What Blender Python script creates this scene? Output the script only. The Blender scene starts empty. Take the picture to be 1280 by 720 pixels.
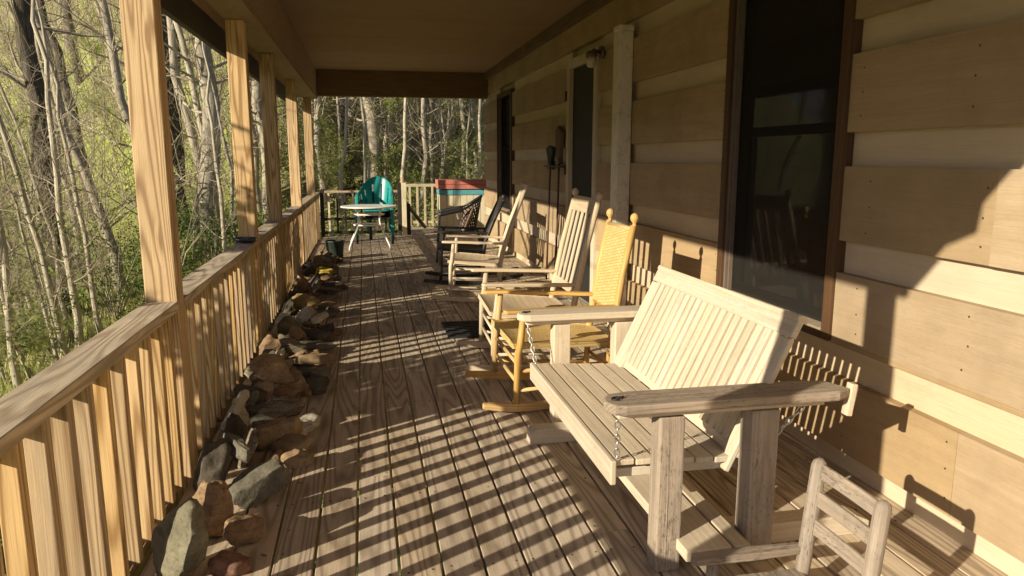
import bpy, math, random
from mathutils import Vector, Matrix, noise
R = math.radians
rng = random.Random(11)
scene = bpy.context.scene
COL = scene.collection
WL = {}
V = Vector

# ------------------------------------------------------------------ mesh builder
class MB:
    def __init__(s):
        s.v = []; s.f = []; s.uv = []; s.r = []; s.sm = []; s.mi = []
    def face(s, idx, uvs, r, smooth=False, mi=0):
        s.f.append(idx); s.uv.append(uvs); s.r.append(r); s.sm.append(smooth); s.mi.append(mi)
    def bar(s, p0, p1, w, t, up=(0, 0, 1), r=None, w1=None, t1=None, mi=0):
        """board from p0 to p1, w across the side axis, t along the up axis"""
        p0 = V(p0); p1 = V(p1); d = p1 - p0; L = d.length; d.normalize()
        up = V(up); side = d.cross(up)
        if side.length < 1e-5: side = d.cross(V((0, 1, 0)))
        side.normalize(); up = side.cross(d)
        r = rng.random() if r is None else r
        w1 = w if w1 is None else w1; t1 = t if t1 is None else t1
        n = len(s.v)
        for p, a, b in ((p0, w, t), (p1, w1, t1)):
            for sx, sz in ((-1, -1), (1, -1), (1, 1), (-1, 1)):
                s.v.append(p + side * (sx * a / 2) + up * (sz * b / 2))
        u0 = rng.random() * 5; v0 = rng.random() * 3
        ws = [w, t, w, t]; off = v0
        for k in range(4):
            k2 = (k + 1) % 4
            s.face((n + k, n + k2, n + 4 + k2, n + 4 + k),
                   [(u0, off), (u0, off + ws[k]), (u0 + L, off + ws[k]), (u0 + L, off)], r, False, mi)
            off += ws[k] + .013
        s.face((n + 3, n + 2, n + 1, n), [(0, 0), (0, w), (t, w), (t, 0)], r, False, mi)
        s.face((n + 4, n + 5, n + 6, n + 7), [(0, 0), (0, w), (t, w), (t, 0)], r, False, mi)
    def box(s, x0, x1, y0, y1, z0, z1, axis=None, r=None, mi=0):
        dx, dy, dz = x1 - x0, y1 - y0, z1 - z0
        if axis is None: axis = 'xyz'[max(range(3), key=lambda i: (dx, dy, dz)[i])]
        cx, cy, cz = (x0 + x1) / 2, (y0 + y1) / 2, (z0 + z1) / 2
        if axis == 'x': s.bar((x0, cy, cz), (x1, cy, cz), dy, dz, (0, 0, 1), r, mi=mi)
        elif axis == 'y': s.bar((cx, y0, cz), (cx, y1, cz), dx, dz, (0, 0, 1), r, mi=mi)
        else: s.bar((cx, cy, z0), (cx, cy, z1), dx, dy, (0, 1, 0), r, mi=mi)
    def tube(s, pts, rad, n=8, r=None, caps=True, smooth=True, mi=0, closed=False):
        pts = [V(p) for p in pts]; m = len(pts)
        if not hasattr(rad, '__len__'): rad = [rad] * m
        r = rng.random() if r is None else r
        b = len(s.v); prev = None; L = 0; Ls = []
        for i, p in enumerate(pts):
            if closed: d = pts[(i + 1) % m] - pts[i - 1]
            else: d = pts[min(i + 1, m - 1)] - pts[max(i - 1, 0)]
            if d.length < 1e-9: d = V((0, 0, 1))
            d.normalize()
            if prev is None:
                a = V((0, 0, 1)) if abs(d.z) < .9 else V((1, 0, 0))
                prev = (a - d * a.dot(d)).normalized()
            else:
                q = prev - d * prev.dot(d)
                prev = q.normalized() if q.length > 1e-6 else prev
            c = d.cross(prev)
            if i: L += (p - pts[i - 1]).length
            Ls.append(L)
            for k in range(n):
                t = 2 * math.pi * k / n
                s.v.append(p + (prev * math.cos(t) + c * math.sin(t)) * rad[i])
        u0 = r * 7.3; R0 = max(rad)
        for i in range(m if closed else m - 1):
            j = (i + 1) % m
            for k in range(n):
                k2 = (k + 1) % n
                va = k / n * 6.28 * R0; vb = (k + 1) / n * 6.28 * R0
                ua = u0 + Ls[i]; ub = u0 + (Ls[j] if j else L + .05)
                s.face((b + i * n + k, b + i * n + k2, b + j * n + k2, b + j * n + k),
                       [(ua, va), (ua, vb), (ub, vb), (ub, va)], r, smooth, mi)
        if caps and not closed and n > 2:
            s.face(tuple(b + k for k in range(n))[::-1], [(0, 0)] * n, r, False, mi)
            s.face(tuple(b + (m - 1) * n + k for k in range(n)), [(0, 0)] * n, r, False, mi)
    def lathe(s, c, prof, n=16, axis='z', r=None, smooth=True):
        c = V(c); r = rng.random() if r is None else r; b = len(s.v); m = len(prof)
        for (ra, h) in prof:
            for k in range(n):
                t = 2 * math.pi * k / n; x, y = ra * math.cos(t), ra * math.sin(t)
                q = {'z': (x, y, h), 'x': (h, x, y), 'y': (y, h, x)}[axis]
                s.v.append(c + V(q))
        for i in range(m - 1):
            for k in range(n):
                k2 = (k + 1) % n
                s.face((b + i * n + k, b + i * n + k2, b + (i + 1) * n + k2, b + (i + 1) * n + k),
                       [(i * .05, k * .02), (i * .05, k * .02 + .02), (i * .05 + .05, k * .02 + .02), (i * .05 + .05, k * .02)], r, smooth)
        s.face(tuple(b + k for k in range(n))[::-1], [(0, 0)] * n, r)
        s.face(tuple(b + (m - 1) * n + k for k in range(n)), [(0, 0)] * n, r)
    def sweep(s, pts, w, t, side, r=None, smooth=False, mi=0):
        """rectangle swept along pts: w along the fixed side axis, t across it"""
        pts = [V(p) for p in pts]; side = V(side).normalized(); m = len(pts)
        if not hasattr(w, '__len__'): w = [w] * m
        if not hasattr(t, '__len__'): t = [t] * m
        r = rng.random() if r is None else r; b = len(s.v); L = 0; u0 = r * 9
        for i, p in enumerate(pts):
            d = (pts[min(i + 1, m - 1)] - pts[max(i - 1, 0)]).normalized()
            nn = side.cross(d).normalized()
            for a, c in ((-1, -1), (1, -1), (1, 1), (-1, 1)):
                s.v.append(p + side * (a * w[i] / 2) + nn * (c * t[i] / 2))
        for i in range(m - 1):
            l = (pts[i + 1] - pts[i]).length
            off = r * 3
            for k in range(4):
                k2 = (k + 1) % 4; ww = w[0] if k % 2 == 0 else t[0]
                s.face((b + i * 4 + k, b + i * 4 + k2, b + i * 4 + 4 + k2, b + i * 4 + 4 + k),
                       [(u0 + L, off), (u0 + L, off + ww), (u0 + L + l, off + ww), (u0 + L + l, off)], r, smooth and False, mi)
                off += ww + .01
            L += l
        s.face((b + 3, b + 2, b + 1, b), [(0, 0)] * 4, r, False, mi)
        e = b + (m - 1) * 4
        s.face((e, e + 1, e + 2, e + 3), [(0, 0)] * 4, r, False, mi)
    def prism(s, poly, o, au, av, th, r=None, mi=0):
        """polygon (a,b) in the plane o + a*au + b*av, extruded by th along au x av"""
        o = V(o); au = V(au).normalized(); av = V(av).normalized(); nn = au.cross(av)
        r = rng.random() if r is None else r; b = len(s.v); m = len(poly); u0 = r * 8; v0 = r * 3
        for h in (0, th):
            for (x, y) in poly: s.v.append(o + au * x + av * y + nn * h)
        s.face(tuple(b + k for k in range(m))[::-1], [(u0 + x, v0 + y) for x, y in poly][::-1], r, False, mi)
        s.face(tuple(b + m + k for k in range(m)), [(u0 + x, v0 + y) for x, y in poly], r, False, mi)
        for k in range(m):
            k2 = (k + 1) % m; x, y = poly[k]; x2, y2 = poly[k2]
            s.face((b + k, b + k2, b + m + k2, b + m + k),
                   [(u0 + x, v0 + y + .3), (u0 + x2, v0 + y2 + .3), (u0 + x2, v0 + y2 + .3 + th), (u0 + x, v0 + y + .3 + th)], r, False, mi)
    def quad(s, a, b, c, d, r=None):
        n = len(s.v); s.v += [V(a), V(b), V(c), V(d)]
        s.face((n, n + 1, n + 2, n + 3), [(0, 0), (1, 0), (1, 1), (0, 1)], rng.random() if r is None else r)
    def tri(s, a, b, c, r):
        n = len(s.v); s.v += [a, b, c]
        s.face((n, n + 1, n + 2), [(0, 0), (1, 0), (.5, 1)], r)
    def build(s, name, mat, parent=None, bevel=0, mats=None):
        me = bpy.data.meshes.new(name)
        o = WL.get(parent.name, V((0, 0, 0))) if parent else V((0, 0, 0))
        me.from_pydata([tuple(p - o) for p in s.v], [], s.f)
        ul = me.uv_layers.new(name='UVMap')
        flat = []
        for u in s.uv:
            for a in u: flat += [a[0], a[1]]
        ul.data.foreach_set('uv', flat)
        at = me.attributes.new('rnd', 'FLOAT', 'FACE'); at.data.foreach_set('value', s.r)
        me.polygons.foreach_set('use_smooth', s.sm)
        for m in ([mat] if mats is None else mats): me.materials.append(m)
        if mats: me.polygons.foreach_set('material_index', s.mi)
        me.update()
        ob = bpy.data.objects.new(name, me); COL.objects.link(ob)
        if parent: ob.parent = parent; WL[ob.name] = o
        else: WL[ob.name] = V((0, 0, 0))
        if bevel:
            b = ob.modifiers.new('edge', 'BEVEL'); b.width = bevel; b.segments = 2; b.limit_method = 'ANGLE'; b.angle_limit = R(40)
        return ob

def thing(name, label, cat, loc=(0, 0, 0), group=None):
    o = bpy.data.objects.new(name, None); COL.objects.link(o)
    o.location = loc; WL[o.name] = V(loc); o.empty_display_size = .1
    o['label'] = label; o['category'] = cat
    if group: o['group'] = group
    return o
def tag(o, label, cat, group=None):
    o['label'] = label; o['category'] = cat
    if group: o['group'] = group
    return o
def struct(o, kind='structure'):
    o['kind'] = kind; return o
def kids(o): return [c for c in bpy.data.objects if c.parent == o]
def copy_tree(root, chl, loc, rotz=0, scale=1, label=None, lean=None):
    r = root.copy(); COL.objects.link(r); r.location = loc; r.rotation_euler = (lean[0] if lean else 0, lean[1] if lean else 0, rotz); r.scale = (scale,) * 3
    if label: r['label'] = label
    for c, gs in chl:
        k = c.copy(); COL.objects.link(k); k.parent = r
        for g in gs:
            q = g.copy(); COL.objects.link(q); q.parent = k
    return r

# ------------------------------------------------------------------ materials
def nt(name):
    m = bpy.data.materials.new(name); m.use_nodes = True
    n = m.node_tree.nodes; l = m.node_tree.links
    return m, n, l, n['Principled BSDF']
def N(n, t, **k):
    x = n.new(t)
    for a, b in k.items(): setattr(x, a, b)
    return x
def math_(n, l, op, a, b=None, clamp=False):
    x = n.new('ShaderNodeMath'); x.operation = op; x.use_clamp = clamp
    for i, q in enumerate((a, b)):
        if q is None: continue
        if isinstance(q, (int, float)): x.inputs[i].default_value = q
        else: l.new(q, x.inputs[i])
    return x.outputs[0]
def mix(n, l, f, a, b, bt='MIX'):
    x = n.new('ShaderNodeMix'); x.data_type = 'RGBA'; x.blend_type = bt
    for i, q in ((0, f), (6, a), (7, b)):
        if isinstance(q, (int, float)): x.inputs[i].default_value = q
        elif isinstance(q, tuple): x.inputs[i].default_value = (*q, 1)
        else: l.new(q, x.inputs[i])
    return x.outputs[2]
def ramp(n, l, f, stops):
    x = n.new('ShaderNodeValToRGB'); e = x.color_ramp.elements
    while len(e) < len(stops): e.new(.5)
    for a, (p, c) in zip(e, stops):
        a.position = p; a.color = (*c, 1) if len(c) == 3 else c
    l.new(f, x.inputs[0]); return x.outputs[0]
def noise_(n, l, vec, scale, detail=2, rough=.5, dist=0):
    x = n.new('ShaderNodeTexNoise'); x.inputs['Scale'].default_value = scale
    x.inputs['Detail'].default_value = detail; x.inputs['Roughness'].default_value = rough; x.inputs['Distortion'].default_value = dist
    l.new(vec, x.inputs['Vector']); return x.outputs['Fac']
def uvr(n, l, su, sv, k=37.):
    uv = N(n, 'ShaderNodeUVMap', uv_map='UVMap'); sp = n.new('ShaderNodeSeparateXYZ'); l.new(uv.outputs[0], sp.inputs[0])
    at = N(n, 'ShaderNodeAttribute', attribute_name='rnd')
    c = n.new('ShaderNodeCombineXYZ')
    l.new(math_(n, l, 'MULTIPLY', sp.outputs[0], su), c.inputs[0])
    l.new(math_(n, l, 'MULTIPLY', sp.outputs[1], sv), c.inputs[1])
    l.new(math_(n, l, 'MULTIPLY', at.outputs['Fac'], k), c.inputs[2])
    return c.outputs[0], at.outputs['Fac']
def wood(name, light, dark, grain=.6, rings=9, vary=.25, rough=.75, weather=0, wcol=(.25, .22, .19), bump=.25, knots=.5, sv=7, stain=0, speck=0, stscale=2.3):
    m, n, l, p = nt(name)
    vec, rnd = uvr(n, l, .5, sv)
    nz = noise_(n, l, vec, 1.0, 1.5, .45)
    kv, _ = uvr(n, l, 1.6, 9)
    vo = N(n, 'ShaderNodeTexVoronoi'); vo.inputs['Scale'].default_value = 1; l.new(kv, vo.inputs['Vector'])
    kn = math_(n, l, 'SUBTRACT', 1, math_(n, l, 'MULTIPLY', vo.outputs['Distance'], 5.5), True)
    ph = math_(n, l, 'ADD', math_(n, l, 'MULTIPLY', nz, rings * 12), math_(n, l, 'MULTIPLY', kn, 7 * knots))
    sn = math_(n, l, 'SINE', ph)
    g = math_(n, l, 'ADD', math_(n, l, 'MULTIPLY', sn, .5), .5)
    g = math_(n, l, 'POWER', g, 2.2)
    fv, _ = uvr(n, l, 5, 260)
    fib = noise_(n, l, fv, 1, 3, .6)
    fac = math_(n, l, 'MULTIPLY', g, grain, True)
    col = mix(n, l, fac, light, dark)
    col = mix(n, l, math_(n, l, 'MULTIPLY', math_(n, l, 'POWER', kn, 3), .8 * min(1, knots)), col, tuple(c * .45 for c in dark))
    col = mix(n, l, math_(n, l, 'MULTIPLY', math_(n, l, 'SUBTRACT', fib, .45, True), 1.3, True), col, tuple(c * .75 for c in dark))
    # board to board variation
    hv = N(n, 'ShaderNodeHueSaturation'); l.new(col, hv.inputs['Color'])
    l.new(math_(n, l, 'ADD', math_(n, l, 'MULTIPLY', rnd, vary * 2), 1 - vary), hv.inputs['Value'])
    rn2 = math_(n, l, 'FRACT', math_(n, l, 'MULTIPLY', rnd, 13.7))
    l.new(math_(n, l, 'ADD', math_(n, l, 'MULTIPLY', rn2, .24), .88), hv.inputs['Saturation'])
    col = hv.outputs[0]
    if weather:
        wv, _ = uvr(n, l, 2.2, 14)
        w = noise_(n, l, wv, 1, 4, .65)
        wf = ramp(n, l, w, [(.42, (0, 0, 0)), (.66, (1, 1, 1))])
        col = mix(n, l, math_(n, l, 'MULTIPLY', wf, weather), col, wcol)
    if stain:
        tc = N(n, 'ShaderNodeTexCoord'); s_ = noise_(n, l, tc.outputs['Object'], stscale, 5, .65)
        sf = ramp(n, l, s_, [(.45, (0, 0, 0)), (.72, (1, 1, 1))])
        col = mix(n, l, math_(n, l, 'MULTIPLY', sf, stain), col, tuple(c * .4 for c in dark))
    if speck:
        q, _ = uvr(n, l, 38, 150); z = noise_(n, l, q, 1, 4, .75); big = noise_(n, l, uvr(n, l, 3, 9)[0], 1, 2, .5)
        sf = ramp(n, l, math_(n, l, 'ADD', z, math_(n, l, 'MULTIPLY', math_(n, l, 'SUBTRACT', big, .5), .5)), [(.55, (0, 0, 0)), (.64, (1, 1, 1))])
        col = mix(n, l, math_(n, l, 'MULTIPLY', sf, speck), col, (.035, .03, .027))
    l.new(col, p.inputs['Base Color']); p.inputs['Roughness'].default_value = rough
    p.inputs['Specular IOR Level'].default_value = .25
    bp = N(n, 'ShaderNodeBump'); bp.inputs['Strength'].default_value = bump; bp.inputs['Distance'].default_value = .003
    hh = math_(n, l, 'SUBTRACT', fib, math_(n, l, 'MULTIPLY', g, .5)); l.new(hh, bp.inputs['Height']); l.new(bp.outputs[0], p.inputs['Normal'])
    return m
def plain(name, c, rough=.5, metal=0, spec=.5, var=.15, scale=8, bump=0, dirt=None):
    m, n, l, p = nt(name)
    tc = N(n, 'ShaderNodeTexCoord'); z = noise_(n, l, tc.outputs['Object'], scale, 5, .6)
    f = ramp(n, l, z, [(.3, (0, 0, 0)), (.7, (1, 1, 1))])
    col = mix(n, l, f, tuple(x * (1 - var) for x in c), tuple(min(1, x * (1 + var)) for x in c))
    if dirt:
        z2 = noise_(n, l, tc.outputs['Object'], scale * 2.7, 6, .7)
        col = mix(n, l, ramp(n, l, z2, [(.52, (0, 0, 0)), (.72, (.8, .8, .8))]), col, dirt)
    l.new(col, p.inputs['Base Color']); p.inputs['Roughness'].default_value = rough; p.inputs['Metallic'].default_value = metal
    p.inputs['Specular IOR Level'].default_value = spec
    if bump:
        bp = N(n, 'ShaderNodeBump'); bp.inputs['Strength'].default_value = bump; bp.inputs['Distance'].default_value = .01
        l.new(z, bp.inputs['Height']); l.new(bp.outputs[0], p.inputs['Normal'])
    return m
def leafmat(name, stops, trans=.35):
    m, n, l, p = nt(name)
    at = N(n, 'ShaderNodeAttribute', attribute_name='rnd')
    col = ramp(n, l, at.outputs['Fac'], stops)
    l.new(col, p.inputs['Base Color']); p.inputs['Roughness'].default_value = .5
    tr = N(n, 'ShaderNodeBsdfTranslucent'); l.new(col, tr.inputs['Color'])
    ms = N(n, 'ShaderNodeMixShader'); ms.inputs[0].default_value = trans
    l.new(p.outputs[0], ms.inputs[1]); l.new(tr.outputs[0], ms.inputs[2])
    l.new(ms.outputs[0], n['Material Output'].inputs['Surface'])
    return m
def barkmat(name, a, b, lich=(.35, .35, .28)):
    m, n, l, p = nt(name)
    vec, rnd = uvr(n, l, 3, 26)
    z = noise_(n, l, vec, 1, 5, .65)
    col = ramp(n, l, z, [(.32, b), (.62, a)])
    v2, _ = uvr(n, l, 2.2, 5); z2 = noise_(n, l, v2, 1, 4, .6)
    col = mix(n, l, ramp(n, l, z2, [(.52, (0, 0, 0)), (.68, (.75, .75, .75))]), col, lich)
    l.new(col, p.inputs['Base Color']); p.inputs['Roughness'].default_value = .9; p.inputs['Specular IOR Level'].default_value = .15
    bp = N(n, 'ShaderNodeBump'); bp.inputs['Strength'].default_value = .7; bp.inputs['Distance'].default_value = .02
    l.new(z, bp.inputs['Height']); l.new(bp.outputs[0], p.inputs['Normal'])
    return m
def rockmat(name, a, b, c, lay=0):
    m, n, l, p = nt(name)
    tc = N(n, 'ShaderNodeTexCoord'); mp = N(n, 'ShaderNodeMapping'); mp.inputs['Scale'].default_value = (1, 1, 1 + lay * 5)
    l.new(tc.outputs['Object'], mp.inputs[0])
    z = noise_(n, l, mp.outputs[0], 9, 6, .65, .4)
    col = ramp(n, l, z, [(.3, a), (.52, b), (.72, c)])
    z2 = noise_(n, l, tc.outputs['Object'], 60, 3, .6)
    col = mix(n, l, math_(n, l, 'MULTIPLY', math_(n, l, 'SUBTRACT', z2, .5, True), 2.2, True), col, tuple(x * .35 for x in a))
    l.new(col, p.inputs['Base Color']); p.inputs['Roughness'].default_value = .85; p.inputs['Specular IOR Level'].default_value = .3
    bp = N(n, 'ShaderNodeBump'); bp.inputs['Strength'].default_value = .6; bp.inputs['Distance'].default_value = .012
    l.new(math_(n, l, 'ADD', z, math_(n, l, 'MULTIPLY', z2, .35)), bp.inputs['Height']); l.new(bp.outputs[0], p.inputs['Normal'])
    return m

M = {}
M['deck'] = wood('deck_wood', (.60, .49, .36), (.24, .175, .115), .7, 7, .16, .7, .35, (.25, .20, .15), .35, .5, 6, .25)
M['pine'] = wood('pine_wood', (.66, .455, .23), (.27, .145, .05), .85, 9, .18, .65, .2, (.35, .26, .17), .25, .8, 8, .15)
M['pinegray'] = wood('weathered_pine', (.54, .40, .25), (.25, .155, .08), .75, 9, .22, .8, .45, (.34, .28, .21), .35, .7, 8, .2)
M['cap'] = wood('cap_wood', (.62, .52, .38), (.27, .19, .12), .7, 8, .15, .8, .6, (.33, .28, .22), .4, .6, 6, .3)
M['glider'] = wood('glider_wood', (.66, .56, .42), (.42, .32, .215), .3, 3, .1, .75, .4, (.53, .46, .37), .25, .3, 14, .12, .16, 5)
M['grey'] = wood('grey_weathered_wood', (.38, .31, .24), (.20, .15, .11), .45, 4, .1, .85, .6, (.27, .23, .195), .6, .4, 14, .3, .55, 7)
M['rocker'] = wood('bare_rocker_wood', (.66, .54, .38), (.40, .29, .18), .35, 3, .12, .7, .4, (.52, .45, .36), .25, .25, 12, .15)
M['oak'] = wood('golden_oak', (.64, .42, .17), (.38, .205, .06), .5, 7, .1, .45, 0, (.4, .3, .2), .15, .2, 12, .1)
M['board'] = wood('tan_board', (.455, .335, .20), (.345, .24, .135), .25, 2.2, .09, .8, .45, (.37, .265, .155), .3, .25, 7, .35, .07, 1.6)
M['chink'] = wood('cream_strip', (.64, .52, .36), (.54, .42, .275), .3, 2, .05, .8, .3, (.54, .43, .29), .2, .1, 6, .2, .05, 1.7)
M['ceiling'] = wood('ceiling_panel', (.33, .235, .135), (.29, .20, .115), .3, 3, .03, .85, .3, (.27, .18, .10), .1, .1, 2, .1)
M['beam'] = wood('beam_wood', (.20, .125, .065), (.12, .07, .035), .5, 6, .1, .8, .2, (.14, .09, .05), .2, .2, 6, .1)
M['soffit'] = wood('soffit_wood', (.36, .26, .15), (.28, .19, .10), .4, 6, .1, .8, .3, (.25, .18, .11), .2, .2, 6, .1)
M['casing'] = wood('stained_casing', (.105, .058, .03), (.055, .032, .018), .5, 6, .08, .55, .2, (.13, .08, .05), .2, .2, 10, .1)
M['tancasing'] = wood('tan_casing', (.62, .53, .39), (.52, .43, .3), .3, 3, .05, .7, .2, (.4, .32, .22), .2, .1, 10, .15)
M['fascia'] = plain('dark_fascia', (.05, .042, .036), .6)
M['white'] = plain('cream_paint', (.74, .67, .54), .5, var=.06, dirt=(.42, .35, .25))
M['wmetal'] = plain('white_enamel', (.8, .78, .72), .35, var=.04)
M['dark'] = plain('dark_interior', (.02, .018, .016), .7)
M['nail'] = plain('nail_rust', (.06, .04, .025), .6)
M['sash'] = plain('brown_sash', (.075, .048, .032), .45)
M['sill'] = plain('dusty_sill', (.30, .24, .17), .7, dirt=(.12, .10, .08), scale=14)
M['blind'] = plain('blind_slat', (.8, .76, .68), .5, var=.05)
M['black'] = plain('black_plastic', (.018, .018, .02), .4)
M['blackwood'] = plain('black_paint_wood', (.03, .024, .02), .5, var=.3)
M['teal'] = plain('teal_plastic', (.012, .24, .23), .35, var=.2, scale=5)
M['rubber'] = plain('rubber_mat', (.022, .023, .026), .6, var=.2, scale=30)
M['galv'] = plain('galvanised_steel', (.55, .55, .53), .38, .85, var=.15, scale=40)
M['iron'] = plain('black_iron', (.03, .03, .03), .5, .6)
M['red'] = plain('faded_red_paint', (.52, .17, .13), .6, var=.15, dirt=(.6, .35, .28), scale=5)
M['tealpaint'] = plain('faded_teal_paint', (.10, .34, .38), .6, var=.15)
M['picket'] = plain('picket_paint', (.50, .42, .27), .7, var=.15)
M['cream'] = plain('cream_board', (.68, .60, .42), .6, var=.08)
M['cushion'] = plain('brown_cushion', (.20, .14, .105), .9, scale=30, bump=.2)
M['pinkcloth'] = plain('dusty_pink_cloth', (.50, .36, .28), .9, scale=20)
M['bowl'] = plain('dark_blue_glaze', (.02, .026, .05), .25)
M['bin'] = plain('dark_green_plastic', (.035, .05, .04), .5)
M['bristle'] = plain('dark_bristle', (.012, .02, .026), .7)
M['straw'] = plain('broom_straw', (.16, .095, .05), .85, var=.3, scale=60, bump=.4)
M['stick'] = plain('broom_stick', (.10, .05, .035), .5)
M['lampmetal'] = plain('dull_brass', (.16, .13, .09), .45, .6)
M['lampglass'] = plain('frosted_jar', (.55, .47, .34), .25, var=.05)
M['roof'] = plain('roof_shingle', (.09, .08, .075), .9, scale=20, bump=.3)
M['bark'] = barkmat('grey_bark', (.50, .44, .34), (.20, .165, .125), (.5, .46, .37))
M['barkd'] = barkmat('dark_bark', (.13, .105, .08), (.04, .032, .026), (.2, .19, .15))
M['barkp'] = barkmat('pale_bark', (.58, .52, .40), (.30, .25, .18), (.5, .47, .38))
M['twig'] = barkmat('twig_bark', (.52, .45, .33), (.24, .195, .13), (.5, .45, .35))
M['leaf'] = leafmat('spring_leaf', [(0, (.15, .23, .04)), (.45, (.34, .41, .10)), (.8, (.50, .53, .17)), (1, (.60, .58, .25))], .5)
M['leafd'] = leafmat('shrub_leaf', [(0, (.05, .10, .02)), (.5, (.14, .23, .04)), (1, (.32, .40, .08))], .4)
M['everleaf'] = leafmat('evergreen_leaf', [(0, (.02, .045, .012)), (.6, (.045, .09, .02)), (1, (.09, .15, .035))], .15)
M['deadleaf'] = leafmat('dead_leaf', [(0, (.07, .045, .025)), (.5, (.20, .12, .06)), (1, (.36, .25, .13))], .15)
M['blade'] = leafmat('grass_blade', [(0, (.20, .27, .06)), (.4, (.38, .42, .12)), (.75, (.58, .54, .24)), (1, (.66, .58, .34))], .35)
M['brush'] = leafmat('dry_brush', [(0, (.26, .23, .10)), (.35, (.48, .42, .22)), (.6, (.40, .46, .12)), (1, (.62, .64, .20))], .5)
# woven cane
def cane():
    m, n, l, p = nt('woven_cane')
    uv = N(n, 'ShaderNodeUVMap', uv_map='UVMap')
    mp = N(n, 'ShaderNodeMapping'); mp.inputs['Rotation'].default_value = (0, 0, R(12)); l.new(uv.outputs[0], mp.inputs[0])
    b = N(n, 'ShaderNodeTexBrick'); b.inputs['Scale'].default_value = 1; b.inputs['Brick Width'].default_value = .05; b.inputs['Row Height'].default_value = .018
    b.inputs['Mortar Size'].default_value = .002; b.inputs['Color1'].default_value = (.70, .52, .22, 1); b.inputs['Color2'].default_value = (.60, .42, .16, 1); b.inputs['Mortar'].default_value = (.46, .31, .12, 1)
    l.new(mp.outputs[0], b.inputs['Vector']); l.new(b.outputs['Color'], p.inputs['Base Color']); p.inputs['Roughness'].default_value = .6
    bp = N(n, 'ShaderNodeBump'); bp.inputs['Strength'].default_value = .7; bp.inputs['Distance'].default_value = .004; bp.invert = True
    l.new(b.outputs['Fac'], bp.inputs['Height']); l.new(bp.outputs[0], p.inputs['Normal'])
    return m
M['cane'] = cane()
def pane():
    m, n, l, p = nt('window_glass')
    gl = N(n, 'ShaderNodeBsdfGlossy'); gl.inputs['Roughness'].default_value = .045; gl.inputs['Color'].default_value = (.9, .9, .9, 1)
    tr = N(n, 'ShaderNodeBsdfTransparent'); tr.inputs['Color'].default_value = (.8, .8, .78, 1)
    fr = N(n, 'ShaderNodeFresnel'); fr.inputs['IOR'].default_value = 1.45
    ms = N(n, 'ShaderNodeMixShader'); l.new(fr.outputs[0], ms.inputs[0]); l.new(tr.outputs[0], ms.inputs[1]); l.new(gl.outputs[0], ms.inputs[2])
    l.new(ms.outputs[0], n['Material Output'].inputs['Surface']); return m
M['glass'] = pane()
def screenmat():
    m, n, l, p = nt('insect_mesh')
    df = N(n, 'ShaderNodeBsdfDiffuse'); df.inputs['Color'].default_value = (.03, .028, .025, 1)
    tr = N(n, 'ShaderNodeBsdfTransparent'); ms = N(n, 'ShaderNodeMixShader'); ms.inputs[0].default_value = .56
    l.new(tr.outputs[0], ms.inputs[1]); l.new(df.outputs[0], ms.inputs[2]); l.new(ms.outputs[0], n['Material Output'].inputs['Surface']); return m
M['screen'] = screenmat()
M['track'] = plain('bronze_track', (.16, .12, .09), .5)
def groundmat():
    m, n, l, p = nt('hill_ground')
    tc = N(n, 'ShaderNodeTexCoord')
    z = noise_(n, l, tc.outputs['Object'], .35, 6, .65); z2 = noise_(n, l, tc.outputs['Object'], 6, 5, .7)
    litter = ramp(n, l, z2, [(.3, (.12, .105, .05)), (.5, (.28, .255, .125)), (.7, (.44, .41, .22))])
    grass = ramp(n, l, z2, [(.3, (.17, .22, .05)), (.5, (.35, .39, .11)), (.7, (.52, .52, .20))])
    at = N(n, 'ShaderNodeAttribute', attribute_name='grass')
    f = math_(n, l, 'ADD', at.outputs['Fac'], math_(n, l, 'MULTIPLY', math_(n, l, 'SUBTRACT', z, .5), 2.4))
    f = ramp(n, l, f, [(.35, (0, 0, 0)), (.6, (1, 1, 1))])
    l.new(mix(n, l, f, litter, grass), p.inputs['Base Color']); p.inputs['Roughness'].default_value = .95; p.inputs['Specular IOR Level'].default_value = .1
    bp = N(n, 'ShaderNodeBump'); bp.inputs['Strength'].default_value = .8; bp.inputs['Distance'].default_value = .08
    l.new(z2, bp.inputs['Height']); l.new(bp.outputs[0], p.inputs['Normal'])
    return m
M['ground'] = groundmat()

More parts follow.
